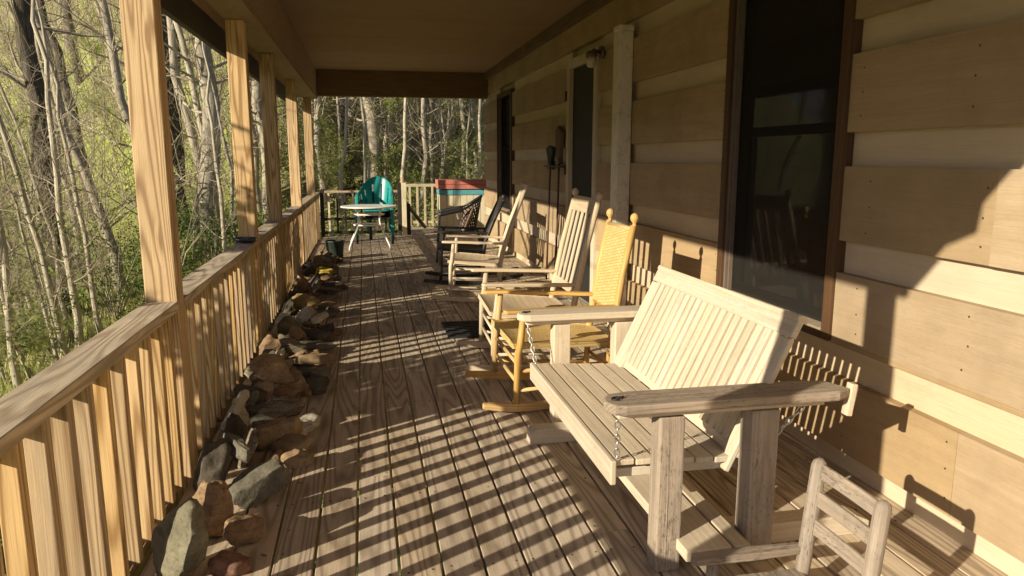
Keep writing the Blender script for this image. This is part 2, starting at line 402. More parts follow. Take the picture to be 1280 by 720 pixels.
# ------------------------------------------------------------------ terrain
def ground_z(x, y):
    ys = 11 + max(0, -x - 3.5) * 1.3
    d = y - ys
    z = -1.8 + .25 * x * (x > 0) * 0
    if d > 0: z += .18 * min(d, 11) + .68 * max(0, d - 11)
    z = min(z, 60 + .02 * d)
    if x < -30 and y < 40: z = max(z, -1.8 + min(.40 * (-30 - x), 14))  # unseen ridge to the left, raised to block low sky light
    k = min(1, max(0, (math.hypot(x, y) - 6) / 20))
    return z + (noise.noise(V((x * .11, y * .11, 2))) * .9 + noise.noise(V((x * .4, y * .4, 5))) * .22) * k
def make_ground():
    xs = [-160 + i * 8 for i in range(13)] + [-62 + i * 1.0 for i in range(88)] + [28 + i * 8 for i in range(14)]
    ys = [-120 + i * 10 for i in range(11)] + [-9 + i * 1.0 for i in range(80)] + [75 + i * 8 for i in range(14)]
    vs = [(x, y, ground_z(x, y)) for y in ys for x in xs]; w = len(xs)
    fs = [(j * w + i, j * w + i + 1, (j + 1) * w + i + 1, (j + 1) * w + i) for j in range(len(ys) - 1) for i in range(w - 1)]
    me = bpy.data.meshes.new('ground'); me.from_pydata(vs, [], fs)
    at = me.attributes.new('grass', 'FLOAT', 'POINT')
    g = []
    for (x, y, z) in vs:
        ys_ = 11 + max(0, -x - 3.5) * 1.3
        g.append(max(0, min(1, 1 - (y - ys_ - 3) / 34)) if x < -2 else .35)
    at.data.foreach_set('value', g)
    me.polygons.foreach_set('use_smooth', [True] * len(fs)); me.materials.append(M['ground'])
    o = bpy.data.objects.new('ground', me); COL.objects.link(o); struct(o)
make_ground()

# ------------------------------------------------------------------ deck
XR, XW = -.80, 2.10
b = MB()
pitch = .148
x = -.0705 - 5 * pitch
while x < 2.2:
    if x + pitch > -.90:
        y = -1.4; first = True
        while y < 13.95:
            y2 = min(13.95, y + (2.2 + rng.random() * 3 if first else 4.9)); first = False
            if 13.95 - y2 < .6: y2 = 13.95
            dz = rng.uniform(-.0012, .0012)
            b.box(x + .005, x + pitch - .005, y + .002, y2 - .002, -.038 + dz, dz, 'y')
            y = y2
    x += pitch
for k in range(6):
    x0 = .78 + k * .15 + .74 * 0
for k in range(16): b.box(.80 + k * .148 + .003, .80 + (k + 1) * .148 - .003, 13.96, 15.6, -.038, 0, 'y')
deck = struct(b.build('deck', M['deck'], None, .003))
DN = True
b = MB()
xx = -.0705 - 5 * pitch
while xx < 2.1:
    for i in range(25):
        for o_ in (.03, .115):
            if xx + o_ > -.86: b.lathe((xx + o_ + rng.uniform(-.004, .004), -1.28 + i * .61 + rng.uniform(-.008, .008), -.002), [(.0045, 0), (.0045, .0036)], 6)
    xx += pitch
struct(b.build('deck_nails', M['nail']))
b = MB()
for y in [-1.3 + i * .61 for i in range(26)]: b.box(-.86, 2.1, y, y + .04, -.24, -.04, 'x')
b.box(-.90, -.862, -1.4, 13.95, -.26, -.042, 'y')
b.box(-.86, .80, 13.952, 13.99, -.26, -.042, 'x'); b.box(.8, 3.2, 15.6, 15.64, -.26, -.042, 'x')
struct(b.build('deck_framing', M['pinegray']))

# ------------------------------------------------------------------ house
house = thing('log_house', 'tan house clad in wide planks with cream strips, along the porch', 'house', (2.1, 7, 0))
# openings: (y0, y1, z0, z1)
WIN1 = (2.97, 4.10, .585, 2.38); WIN2 = (10.55, 11.70, .60, 2.40); DOOR = (6.56, 7.56, .0, 2.40)
OPEN = [WIN1, WIN2, DOOR]
YA, YB, ZT = -1.5, 13.1, 2.83
def spans(z0, z1, pad=0):
    cuts = [(o[0] - pad, o[1] + pad) for o in OPEN if o[2] < z1 - .01 and o[3] > z0 + .01]
    cuts.sort(); y = YA; out = []
    for a, c in cuts: out.append((y, a)); y = c
    out.append((y, YB)); return out
b = MB()   # wall: mats 0 board 1 strip 2 nail
boards = [(.10, .43), (.58, .908), (1.055, 1.385), (1.533, 1.865), (2.01, 2.34), (2.49, 2.825)]
for z0, z1 in boards:
    # split the board where an opening starts or stops inside its height
    lv = sorted({z0, z1} | {o[k] for o in OPEN for k in (2, 3) if z0 + .005 < o[k] < z1 - .005})
    for za, zb in zip(lv, lv[1:]):
        for ya, yb in spans(za, zb):
            y = ya
            while y < yb - .01:
                y2 = min(yb, y + rng.uniform(2.4, 4.2))
                if yb - y2 < .8: y2 = yb
                e = rng.uniform(-.003, .003)
                b.box(2.10 + e, 2.147, y + .0015, y2 - .0015, za, zb, 'y', mi=0)
                if zb - za > .2:
                    ny = y + .04
                    while ny < y2:
                        for fz in (.18, .5, .82):
                            q = za + (zb - za) * fz + rng.uniform(-.012, .012); yy = ny + rng.uniform(-.01, .01)
                            if yy < y2 - .01: b.lathe((2.0985 + e, yy, q), [(.0042, 0), (.0042, .01)], 8, 'x')
                        ny += .61
                y = y2
nf = [i for i, r in enumerate(b.sm) if False]
edges = [(-.3, .10)] + [(boards[i][1], boards[i + 1][0]) for i in range(5)]
for z0, z1 in edges:
    for ya, yb in spans(max(z0, .001), z1): b.box(2.1405, 2.19, ya, yb, z0 - .03, z1 + .03, 'y', mi=1)
# backing behind the strips
for za, zb in [(-.3, .6), (.6, 2.37), (2.41, 3.3)]:
    for ya, yb in spans(za, zb): b.box(2.19, 2.30, ya, yb, za, zb, 'y', mi=1)
# nails were added by lathe: mark small faces
for i, f in enumerate(b.f):
    if b.mi[i] == 0 and (b.v[f[0]] - b.v[f[1]]).length < .006: b.mi[i] = 2
b.build('wall', M['board'], house, 0, [M['board'], M['chink'], M['nail']])
b = MB()  # remaining house body
b.box(2.3, 8, 12.98, 13.1, -2.4, 3.3, 'x'); b.box(2.3, 8, -1.5, -1.38, -2.4, 3.3, 'x'); b.box(7.9, 8, -1.38, 12.98, -2.4, 3.3, 'y')
b.box(2.147, 2.298, 13.0, 13.098, 0, 2.8, 'z')
b.box(2.3, 7.9, -1.38, 12.98, -.2, -.1, 'y')
b.build('wall', M['board'], house)
b = MB(); b.box(2.62, 2.66, -1.3, 12.9, -.1, 3.2, 'y'); b.build('dark_room_backing', M['dark'], house)  # near-black sheet standing in for the unlit room behind the windows
# windows
def window(W, blinds):
    y0, y1, z0, z1 = W
    b = MB(); c = .058
    b.box(2.082, 2.17, y0, y0 + c, z0 + .0, z1, 'z'); b.box(2.082, 2.17, y1 - c, y1, z0, z1, 'z')
    b.box(2.080, 2.17, y0 + c, y1 - c, z1 - c, z1, 'y'); b.box(2.080, 2.17, y0 + c, y1 - c, z0, z0 + .035, 'y')
    w = b.build('window', M['casing'], house, .004)
    b = MB(); b.prism([(0, 0), (.1, .022), (.1, .034), (0, .012)], (2.092, y0 + c, z0 + .035), (1, 0, 0), (0, 0, 1), -(y1 - y0 - 2 * c)); b.build('sill', M['sill'], w)
    zm = z0 + (z1 - z0) * .545
    a0, a1 = y0 + c, y1 - c
    for (x0, za, zb, nm) in ((2.152, zm - .02, z1 - c, 'sash'), (2.168, z0 + .062, zm + .02, 'sash')):
        b = MB(); s_ = .045
        b.box(x0, x0 + .03, a0, a0 + s_, za, zb, 'z'); b.box(x0, x0 + .03, a1 - s_, a1, za, zb, 'z')
        b.box(x0, x0 + .03, a0 + s_, a1 - s_, za, za + s_, 'y'); b.box(x0, x0 + .03, a0 + s_, a1 - s_, zb - s_, zb, 'y')
        b.build(nm, M['sash'], w, .003)
        b = MB(); b.box(x0 + .012, x0 + .018, a0 + s_, a1 - s_, za + s_, zb - s_); b.build('pane', M['glass'], w)
    b = MB(); b.box(2.140, 2.1415, a0 + .03, a1 - .037, z0 + .055, z1 - c - .004); b.build('insect_screen_dimmer', M['screen'], w)  # mesh of the lower sash, carried over the upper one to darken it
    if blinds:
        b = MB(); z = z0 + .28
        while z < zm + .1:
            b.bar((2.228, a0 + .03, z), (2.228, a1 - .03, z), .034, .0012, (-math.sin(R(42)), 0, math.cos(R(42)))); z += .038
        b.build('blind', M['blind'], w)
    for ya, yb, xa in ((a0 + .001, a0 + .02, 2.10), (a1 - .02, a1 - .001, 2.10), (a1 - .036, a1 - .026, 2.115)):
        b = MB(); b.box(xa, xa + .025, ya, yb, z0 + .06, z1 - c - .002, 'z'); b.build('track', M['track'], w, .002)
    return w
window(WIN1, True); window(WIN2, True)
b = MB(); b.bar((2.11, WIN1[0] + .28, .64), (2.11, WIN1[0] + .37, .64), .02, .02); b.build('window_latch', M['galv'], house)
# door
y0, y1, z0, z1 = DOOR; c = .085
b = MB(); b.box(2.078, 2.17, y0, y0 + c, 0, z1, 'z'); b.box(2.078, 2.17, y1 - c, y1, 0, z1, 'z'); b.box(2.076, 2.17, y0 + c, y1 - c, z1 - c, z1, 'y')
d = b.build('door', M['tancasing'], house, .004)
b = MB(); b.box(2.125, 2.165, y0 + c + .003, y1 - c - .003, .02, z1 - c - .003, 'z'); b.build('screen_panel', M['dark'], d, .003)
for zz in (.5, 1.25, 2.0):
    b = MB(); b.tube([(2.07, y1 - .012, zz), (2.07, y1 - .012, zz + .1)], .012); b.build('hinge', M['nail'], d)
b = MB(); b.tube([(2.12, y0 + c + .06, 1.0), (2.07, y0 + c + .06, 1.0)], .012); b.lathe((2.045, y0 + c + .06, 1.0), [(.012, 0), (.028, .008), (.028, .02), (.012, .028)], 12, 'x'); b.build('handle', M['lampmetal'], d)
# boxed white pilaster
b = MB()
b.box(1.985, 2.097, 5.68, 5.80, 0, 2.40, 'z'); b.box(1.975, 2.099, 5.668, 5.812, 2.40, 2.44, 'y'); b.box(1.998, 2.098, 5.80, 5.87, 0, 2.40, 'z')
b.build('pilaster', M['white'], house, .006)
# ceiling, beams, roof
b = MB(); y = .70
while y < 12.8:
    b.box(-.70, 2.099, y + .005, min(y + 1.22, 12.86) - .005, 2.832, 2.85, 'x'); y += 1.22
b.build('porch_ceiling', M['ceiling'], house)
b = MB(); b.box(-.93, -.705, .70, 12.86, 2.385, 2.44, 'y'); b.box(-.74, -.70, .70, 12.86, 2.442, 2.83, 'y', .6); b.box(-.93, -.885, .7, 12.86, 2.442, 2.85, 'y')
b.build('porch_beam', M['soffit'], house, .003)
b = MB(); b.box(-.697, 2.097, 12.62, 12.80, 2.42, 2.828, 'x', .4); b.build('end_beam', M['beam'], house, .003)
b = MB(); b.box(2.03, 2.098, .7, 12.6, 2.72, 2.83, 'y'); b.build('ceiling_trim', M['beam'], house, .003)
EY0 = .64
b = MB()
b.box(-1.10, -1.06, EY0, 13.25, 2.24, 2.555, 'y'); b.build('fascia', M['fascia'], house, .003)
b = MB(); b.box(-1.057, -.935, EY0 + .05, 13.2, 2.43, 2.445, 'y'); b.build('eave_soffit', M['soffit'], house)
b = MB()
b.prism([(-1.14, 2.565), (-.955, 2.58), (-.945, 2.88), (2.2, 3.2), (5.1, 3.95), (8.3, 3.2), (8.3, 3.25), (5.1, 4.01), (2.2, 3.44), (-1.14, 2.82)], (0, 13.3, 0), (1, 0, 0), (0, 0, 1), 13.3 - EY0 + .02)
b.prism([(1.9, 3.3), (5.1, 3.95), (8.3, 3.2), (8.3, 3.25), (5.1, 4.01), (1.9, 3.38)], (0, EY0 - .03, 0), (1, 0, 0), (0, 0, 1), EY0 + 2.0)
b.build('roof', M['roof'], house)
b = MB()   # rake board at the open roof end, plus unseen blocks shaping its wall shadow
b.prism([(-1.05, 2.27), (-.6, 2.38), (2.1, 2.95), (2.1, 3.187), (-.948, 2.875), (-.96, 2.572), (-1.05, 2.56)], (0, EY0 + .04, 0), (1, 0, 0), (0, 0, 1), .035)
b.prism([(.30, 2.45), (.46, 2.24), (.62, 2.52)], (0, EY0 + .035, 0), (1, 0, 0), (0, 0, 1), .03)
b.prism([(-.75, 2.33), (-.55, 2.30), (-.50, 2.50), (-.75, 2.46)], (0, EY0 + .035, 0), (1, 0, 0), (0, 0, 1), .03)
b.build('rake_board_shadow_blocks', M['soffit'], house)

# wall light
lamp = thing('wall_lamp', 'small jelly-jar lamp on the wall above the door', 'lamp', (2.08, 6.40, 2.32))
b = MB(); b.lathe((2.06, 6.40, 2.33), [(.055, 0), (.055, .025), (.03, .035)], 16, 'x'); b.tube([(2.07, 6.4, 2.33), (2.0, 6.4, 2.35), (1.98, 6.4, 2.33)], .014); b.lathe((1.98, 6.4, 2.29), [(.05, 0), (.052, .03), (.03, .05)], 16); b.build('bracket', M['lampmetal'], lamp)
b = MB(); b.lathe((1.98, 6.4, 2.20), [(.02, 0), (.038, .01), (.045, .05), (.042, .09)], 16); b.build('lamp_shade', M['lampglass'], lamp)

# ------------------------------------------------------------------ posts and railings
posts = [(.86, 'nearest porch post, out at the open roof end', 'pine'), (3.30, 'thick pine porch post with bold grain, nearest the camera', 'pine'),
         (5.72, 'second porch post along the railing, beside the dark bowl', 'pine'),
         (7.45, 'shaded brown porch post, third along the railing', 'pine'), (9.85, 'fourth porch post along the railing, reddish brown', 'pine'),
         (12.6, 'last porch post, under the far end beam', 'pine')]
for y, lab, mt in posts:
    b = MB(); b.box(-.925, -.797, y, y + .115, -.6 if y > 1 else -1.9, 2.384, 'z')
    o = b.build('porch_post', M[mt], None, .005); tag(o, lab, 'post', 'posts along the porch')
bays = [(.978, 3.297, 'nearest railing bay, silvery cap over sunlit pine balusters'), (3.418, 5.717, 'railing bay between first and second posts, bowl on its cap'),
        (5.838, 7.447, 'short railing bay between the second and third posts'), (7.568, 9.847, 'railing bay beyond the shaded third post'),
        (9.968, 12.597, 'railing bay beside the far rocks, before the last post'), (12.718, 13.90, 'short railing stub past the last post')]
for i, (ya, yb, lab) in enumerate(bays):
    t = thing('porch_railing', lab, 'railing', (-.85, (ya + yb) / 2, 0), 'railing bays along the porch')
    off = -.004 * (i % 2)
    b = MB(); b.box(-.928, -.797 + .004, ya, yb, .778, .82 + off, 'y'); b.build('cap', M['cap'], t, .005)
    b = MB(); b.box(-.898, -.868, ya, yb, .745, .776, 'y'); b.box(-.905, -.868, ya, yb, -.03, .05, 'y'); b.build('rail', M['pinegray'], t, .004)
    n = max(4, round((yb - ya) / .152)); 
    for k in range(n):
        y = ya + (k + .35) * (yb - ya) / n
        b = MB(); w = .052
        b.box(-.864, -.864 + w, y, y + .043, .02, .777, 'z'); b.build('baluster', M['pine'] if rng.random() < .6 else M['pinegray'], t, .003)

# far end railing (dark) and pale picket side
t = thing('end_railing', 'dark spindled railing closing the far deck end, behind the table', 'railing', (-.1, 13.9, 0))
for px in (-.80, .60):
    b = MB(); b.box(px, px + .07, 13.87, 13.94, -.2, .86 if px < 0 else .97, 'z'); b.build('post', M['blackwood'], t, .004)
b = MB(); b.box(.675, .76, 13.86, 13.94, -.2, .98, 'z'); b.build('post', M['cream'], t, .004)
b = MB(); b.lathe((.70, 13.9, .985), [(.05, 0), (.05, .02), (.03, .03), (.045, .06), (.02, .09)], 12); b.build('finial', M['pinegray'], t)
b = MB(); b.box(-.73, .60, 13.88, 13.92, .80, .84, 'x'); b.build('top_rail', M['pinegray'], t, .004)
b = MB(); b.box(-.73, .60, 13.885, 13.915, .30, .35, 'x'); b.build('rail', M['blackwood'], t, .004)
b = MB(); b.box(-.73, .60, 13.885, 13.915, .05, .10, 'x'); b.build('rail', M['blackwood'], t, .004)
for k in range(9):
    b = MB(); xx = -.66 + k * .145; b.box(xx, xx + .035, 13.90 - .015, 13.90 + .02, .10, .80, 'z'); b.build('spindle', M['blackwood'] if k % 3 else M['cream'], t, .003)
t = thing('picket_railing', 'pale picket railing behind the resin chair, left of the painted chest', 'railing', (1.1, 15.5, 0))
b = MB(); b.box(.85, 3.15, 15.48, 15.53, .84, .90, 'x'); b.build('top_rail', M['picket'], t, .004)
b = MB(); b.box(.85, 3.15, 15.48, 15.53, .08, .13, 'x'); b.build('rail', M['picket'], t, .004)
for k in range(14):
    b = MB(); xx = .9 + k * .155; b.box(xx, xx + .045, 15.46, 15.478, .02, .84, 'z'); b.build('picket', M['picket'], t, .003)
t = thing('stair_rail', 'dark sloping handrail going down beside the white end post', 'railing', (.9, 14.3, 0))
b = MB(); b.bar((.74, 13.98, .62), (1.18, 14.9, .05), .06, .045); b.build('handrail', M['blackwood'], t, .004)
b = MB(); b.box(.77, .84, 14.0, 14.07, 0, .58, 'z'); b.build('post', M['blackwood'], t, .004)

# painted chest
t = thing('painted_chest', 'cream wooden chest with red lid and teal band at the deck end', 'chest', (1.95, 14.3, 0))
b = MB()
for k in range(9): b.box(1.40 + k * .13, 1.40 + (k + 1) * .13 - .008, 14.0, 14.55, .03, .735, 'z')
b.box(1.41, 2.56, 14.02, 14.53, .03, .72, 'x'); b.build('body', M['cream'], t, .004)
b = MB(); b.box(1.39, 2.58, 13.985, 14.565, .738, .83, 'x'); b.box(1.63, 1.65, 13.98, 13.984, .74, .83, 'z', mi=0); b.build('band', M['tealpaint'], t, .004)
b = MB(); b.box(1.375, 2.60, 13.965, 14.59, .848, .93, 'x'); b.box(1.37, 2.605, 13.96, 14.595, .934, 1.02, 'x'); b.build('lid', M['red'], t, .006)

# ------------------------------------------------------------------ porch glider
g = thing('porch_glider', 'weathered slatted porch glider bench with chains, standing on two foot beams', 'bench', (1.2, 2.8, 0))
FY = (2.20, 3.62)     # outer faces of the two end frames
for i, y in enumerate(FY):
    fy = 3.51 if i else 2.40; fx = .775 if i else 1.0
    b = MB(); b.prism([(fx, 0), (1.86, 0), (1.86, .05), (1.80, .078), (fx + .025, .078), (fx, .06)], (0, fy, 0), (1, 0, 0), (0, 0, 1), .09); b.build('foot_beam', M['glider'], g, .004)
    b = MB(); b.box(1.0, 1.40, min(y + .087, fy + .001), max(y + .003, fy - .091), .02, .077, 'y'); b.build('foot_block', M['glider'], g, .004)
    for x0, x1 in ((.945, 1.036), (1.28, 1.386)):
        b = MB(); b.box(x0, x1, y + .004, y + .086, .0 if i == 0 else .02, .566, 'z'); b.build('post', M['grey'] if i == 0 else M['glider'], g, .006)
    b = MB(); b.box(.80, 1.56, y + .012, y + .055, .567, .594, 'x'); b.build('under_rail', M['glider'], g, .004)
    b = MB()
    poly = [(.775, .01), (.76, .03), (.752, .065), (.765, .105), (.79, .135), (.86, .15), (1.48, .15), (1.60, .135), (1.64, .03), (1.58, 0), (.81, 0)]
    b.prism(poly, (0, y - .04, .596), (1, 0, 0), (0, 1, 0), .036); a = b.build('armrest', M['grey'] if i == 0 else M['glider'], g, .007)
    b = MB(); b.bar((1.64, y + .0, .53), (1.655, y + .0, .645), .035, .022, (1, 0, 0)); b.build('end_block', M['glider'], a, .003)
    b = MB(); b.tube([(.80 + .018 * math.cos(q), y + .03 + .014 * math.sin(q), .6345) for q in [k * .7 for k in range(8)]], .0035, 6); b.tube([(.80, y + .03, .632), (.825, y + .04, .637)], .0035, 6); b.build('hook', M['iron'], a)
for x0, x1 in ((1.02, 1.185), (1.197, 1.255)):
    b = MB(); b.box(x0, x1, 2.12, 3.60, .080, .122, 'y'); b.build('base_plank', M['glider'], g, .004)
# seat
b = MB(); SX = [.827 + k * .0745 for k in range(6)]
for k, x0 in enumerate(SX):
    z = .386 - .004 * k; b.box(x0, x0 + .068, 2.30, 3.55, z - .022, z, 'y')
b.build('seat', M['glider'], g, .004)
b = MB(); b.box(.803, .825, 2.285, 3.565, .300, .389, 'y'); b.build('apron', M['glider'], g, .005)
for y in (2.33, 2.92, 3.48):
    b = MB(); b.box(.827, 1.30, y, y + .04, .308, .341, 'x'); b.build('seat_bearer', M['glider'], g, .003)
# back
def bk(h, o=0):   # point on the back plane at height fraction h (x, z), o metres toward the wall
    a = V((1.275, 0, .385)); c = V((1.492, 0, .838)); dd = (c - a).normalized(); nn = V((dd.z, 0, -dd.x))
    p = a + (c - a) * h + nn * o
    return p.x, p.z
def bkp(h, y, o=0): p = bk(h, o); return (p[0], y, p[1])
b = MB(); nn_up = (V(bkp(0, 0, 1)) - V(bkp(0, 0, 0)))
ns = 20
for k in range(ns):
    y = 2.385 + k * (3.50 - 2.385) / (ns - 1)
    b.bar(bkp(.03, y), bkp(.95, y), .040, .016, nn_up)
b.build('back_slats', M['glider'], g, .003)
b = MB(); b.bar(bkp(.965, 2.29), bkp(.965, 3.57), .07, .026, nn_up); b.bar(bkp(1.045, 2.29, .004), bkp(1.045, 3.57, .004), .022, .045, nn_up); b.build('back_top_rail', M['glider'], g, .005)
b = MB(); b.bar(bkp(.02, 2.29, .019), bkp(.02, 3.57, .019), .06, .02, nn_up); b.bar(bkp(.5, 2.31, .02), bkp(.5, 3.54, .02), .06, .02, nn_up); b.build('back_rail', M['glider'], g, .004)
for y in (2.322, 3.54):
    b = MB(); b.bar(bkp(-.16, y), bkp(.89, y), .066, .022, nn_up); b.build('back_stile', M['glider'], g, .005)
for y in (2.335, 3.49):
    b = MB(); b.bar((1.265, y, .33), (1.40, y, .54), .045, .06, (1, 0, 0)); b.build('back_brace', M['glider'], g, .004)
# chains
def chain(pa, pb, name='chain'):
    b = MB(); pa = V(pa); pb = V(pb); L = (pb - pa).length; n = int(L / .026); d = (pb - pa).normalized()
    sx = d.cross(V((0, 1, 0))).normalized(); sy = d.cross(sx)
    for k in range(n):
        c = pa + d * ((k + .5) * L / n); s1 = sx if k % 2 else sy; s1 = (s1 + (sy if k % 2 else -sx) * .35).normalized()
        pts = []
        for q in range(12):
            t_ = 2 * math.pi * q / 12; pts.append(c + d * (.019 * math.cos(t_)) + s1 * (.0085 * math.sin(t_)))
        b.tube(pts, .0027, 6, closed=True)
    b.build(name, M['galv'], g)
for y, ys in ((2.262, 2.305), (3.68, 3.545)):
    chain((.815, y, .567), (.832, ys, .375)); chain((1.53, y, .567), (1.33, ys, .335))

# ------------------------------------------------------------------ rocking chairs
def rocker(name, label, cx, cy, rot, mat, seatmat, slatted=True, wf=.30, wb=.28, top=1.19, legx=.83, backx=1.52, seat=.42, arm=.60, rearx=1.27, woven=False):
    """built facing -x; cx is the world x that the model's x is measured from"""
    t = thing(name, label, 'rocking chair', (0, 0, 0), 'rocking chairs along the wall')
    f, bk0 = legx - cx, rearx - cx
    bt = backx - cx
    rr = .019
    def runz(x):  # runner bottom arc
        c = .24; return .012 + .16 * ((x - (f + c)) ** 2)
    for s_ in (-1, 1):
        wA, wB = wf * s_, wb * s_
        xs = [f - .20 + k * (1.13) / 12 for k in range(13)]
        def yy(x): 
            q = min(1, max(0, (x - f) / (bk0 - f))); return wA + (wB - wA) * q
        b = MB(); b.sweep([(x, yy(x), runz(x) + .022) for x in xs], .034, [.03] + [.045] * 11 + [.03], (0, 1, 0)); b.build('runner', mat, t, .004)
        b = MB(); b.tube([(f - .01, wA, runz(f) + .03), (f, wA, seat - .05), (f + .015, wA, seat + .02), (f + .03, wA, arm)], [.017, .021, .021, .017], 10); b.build('front_leg', mat, t)
        b = MB(); b.tube([(bk0 - .02, wB, runz(bk0) + .03), (bk0, wB, seat - .03), (bk0 + .02, wB, seat + .08), (bk0 + (bt - bk0) * .5, wB, (seat + top) / 2), (bt, wB, top - .07)], [.018, .022, .022, .021, .019], 10); bp = b.build('back_post', mat, t)
        b = MB(); b.lathe((bt + .005, wB, top - .075), [(.018, 0), (.011, .012), (.012, .02), (.023, .035), (.026, .05), (.021, .066), (.006, .077)], 12); b.build('finial', mat, bp)
        ax = bk0 + (bt - bk0) * ((arm - seat - .05) / (top - seat))
        b = MB(); b.prism([(f - .07, -.03), (f - .085, 0), (f - .07, .03), (f + .05, .036), (ax - .05, .022), (ax + .02, .016), (ax + .02, -.016), (ax - .05, -.022), (f + .05, -.036)], (0, 0, arm), (1, 0, 0), (0, 1, 0), .022)
        for i_ in range(len(b.v)):
            q = min(1, max(0, (b.v[i_].x - f) / (ax - f))); b.v[i_].y += wA + (wB - wA) * q; b.v[i_].z -= .02 * q
        b.build('armrest', mat, t, .006)
        for z_, e in ((.14, .0), (.25, .0)):
            b = MB(); b.tube([(f, wA, z_), (bk0, wB, z_ - .01)], .011, 8); b.build('stretcher', mat, t)
    for z_ in (.18, .29):
        b = MB(); b.tube([(f, -wf, z_), (f, wf, z_)], .012, 8); b.build('stretcher', mat, t)
    b = MB(); b.tube([(bk0, -wb, .2), (bk0, wb, .2)], .011, 8); b.build('stretcher', mat, t)
    # seat: dished panel
    b = MB(); nx, ny = 8, 8; base = len(b.v)
    for zo in (0, -.03):
        for i_ in range(nx + 1):
            u = i_ / nx; x = f - .03 + u * (bk0 + .02 - f + .03); w_ = wf + .01 + (wb - wf - .01) * u
            for j in range(ny + 1):
                v_ = j / ny * 2 - 1
                dish = -.022 * (1 - v_ * v_) * math.sin(math.pi * min(1, u * 1.05)) if zo == 0 else 0
                b.v.append(V((x, w_ * v_, seat + .015 - .045 * u + dish + zo)))
    S = (nx + 1) * (ny + 1)
    for i_ in range(nx):
        for j in range(ny):
            a = i_ * (ny + 1) + j; q = (a, a + ny + 1, a + ny + 2, a + 1)
            uvq = [(b.v[k].y + 3, b.v[k].x + 3) for k in q] if not woven else [(b.v[k].x, b.v[k].y) for k in q]
            b.face(q, uvq, .5, True); q2 = tuple(k + S for k in (a, a + 1, a + ny + 2, a + ny + 1)); b.face(q2, [(b.v[k].y, b.v[k].x) for k in q2], .5)
    ring = [i_ * (ny + 1) for i_ in range(nx + 1)] + [nx * (ny + 1) + j for j in range(1, ny + 1)] + [i_ * (ny + 1) + ny for i_ in range(nx - 1, -1, -1)] + [j for j in range(ny - 1, 0, -1)]
    for a, c in zip(ring, ring[1:] + ring[:1]):
        b.face((a, c, c + S, a + S), [(b.v[a].y, 0), (b.v[c].y, 0), (b.v[c].y, .03), (b.v[a].y, .03)], .5)
    b.build('seat', seatmat, t, .004)
    def bp_(h, y): return (bk0 + .02 + (bt - bk0 - .02) * h, y, seat + .08 + (top - .07 - seat - .08) * h)
    nup = V((top - seat, 0, -(bt - bk0))).normalized()
    if slatted:
        b = MB(); b.bar(bp_(.95, -wb), bp_(.95, wb), .11, .018, nup); b.build('crest_rail', mat, t, .004)
        b = MB(); b.bar(bp_(.06, -wb), bp_(.06, wb), .06, .02, nup); b.build('back_rail', mat, t, .004)
        nsl = 5
        for k in range(nsl):
            y = wb * (-.74 + 1.48 * k / (nsl - 1)); b = MB(); b.bar(bp_(.08, y), bp_(.92, y), .046, .012, nup); b.build('back_slat', mat, t, .003)
    else:
        b = MB(); b.tube([bp_(.96, -wb), bp_(.96, wb)], .015, 8); b.build('crest_rail', mat, t)
        b = MB(); b.tube([bp_(.10, -wb), bp_(.10, wb)], .015, 8); b.build('back_rail', mat, t)
        b = MB(); w_ = wb - .012; d_ = nup * .014
        A, B_, C_, D_ = [V(bp_(h, y)) for h, y in ((.11, -w_), (.11, w_), (.95, w_), (.95, -w_))]
        for sg in (1, -1):
            n_ = len(b.v); q = [p + d_ * sg for p in (A, B_, C_, D_)]
            b.v += q; L = (D_ - A).length
            b.face((n_, n_ + 1, n_ + 2, n_ + 3) if sg > 0 else (n_ + 3, n_ + 2, n_ + 1, n_), [(0, 0), (2 * w_, 0), (2 * w_, L), (0, L)] if sg > 0 else [(0, L), (2 * w_, L), (2 * w_, 0), (0, 0)], .5)
        for e in range(4):
            a, c = e, (e + 1) % 4; b.face((c, a, a + 4, c + 4), [(0, 0), (0, .1), (.03, .1), (.03, 0)], .5)
        b.build('woven_back', M['cane'], t)
        b = MB()
        for k in range(4): b.tube([bp_(-.04, wb * (-.6 + .4 * k)), bp_(.1, wb * (-.6 + .4 * k))], .01, 6)
        b.build('back_spindles', mat, t)
    t.location = (cx, cy, 0); t.rotation_euler = (0, 0, R(rot))
    return t
rocker('rocking_chair', 'golden oak rocker with woven cane back and seat, behind the glider', 1.1, 4.20, 1, M['oak'], M['cane'], False, wf=.32, wb=.205, top=1.11, legx=.80, backx=1.505, seat=.40, arm=.58, rearx=1.385, woven=True)
rocker('rocking_chair', 'pale bare-wood slat-back rocker, between the golden rocker and the doormat', 1.1, 4.97, -2, M['rocker'], M['rocker'], True, wf=.33, wb=.32, top=1.205, legx=.82, backx=1.51, rearx=1.345)
rocker('rocking_chair', 'grey-brown bare-wood rocker turned slightly away, beside the black rocker', 1.2, 7.42, -10, M['rocker'], M['rocker'], True, wf=.30, wb=.29, top=1.18, legx=.86, backx=1.59, rearx=1.35)
rocker('rocking_chair', 'black painted rocker in the shade between bare-wood rocker and resin chair', 1.2, 8.45, -6, M['blackwood'], M['blackwood'], True, wf=.29, wb=.27, top=1.02, legx=.85, backx=1.55, rearx=1.33)

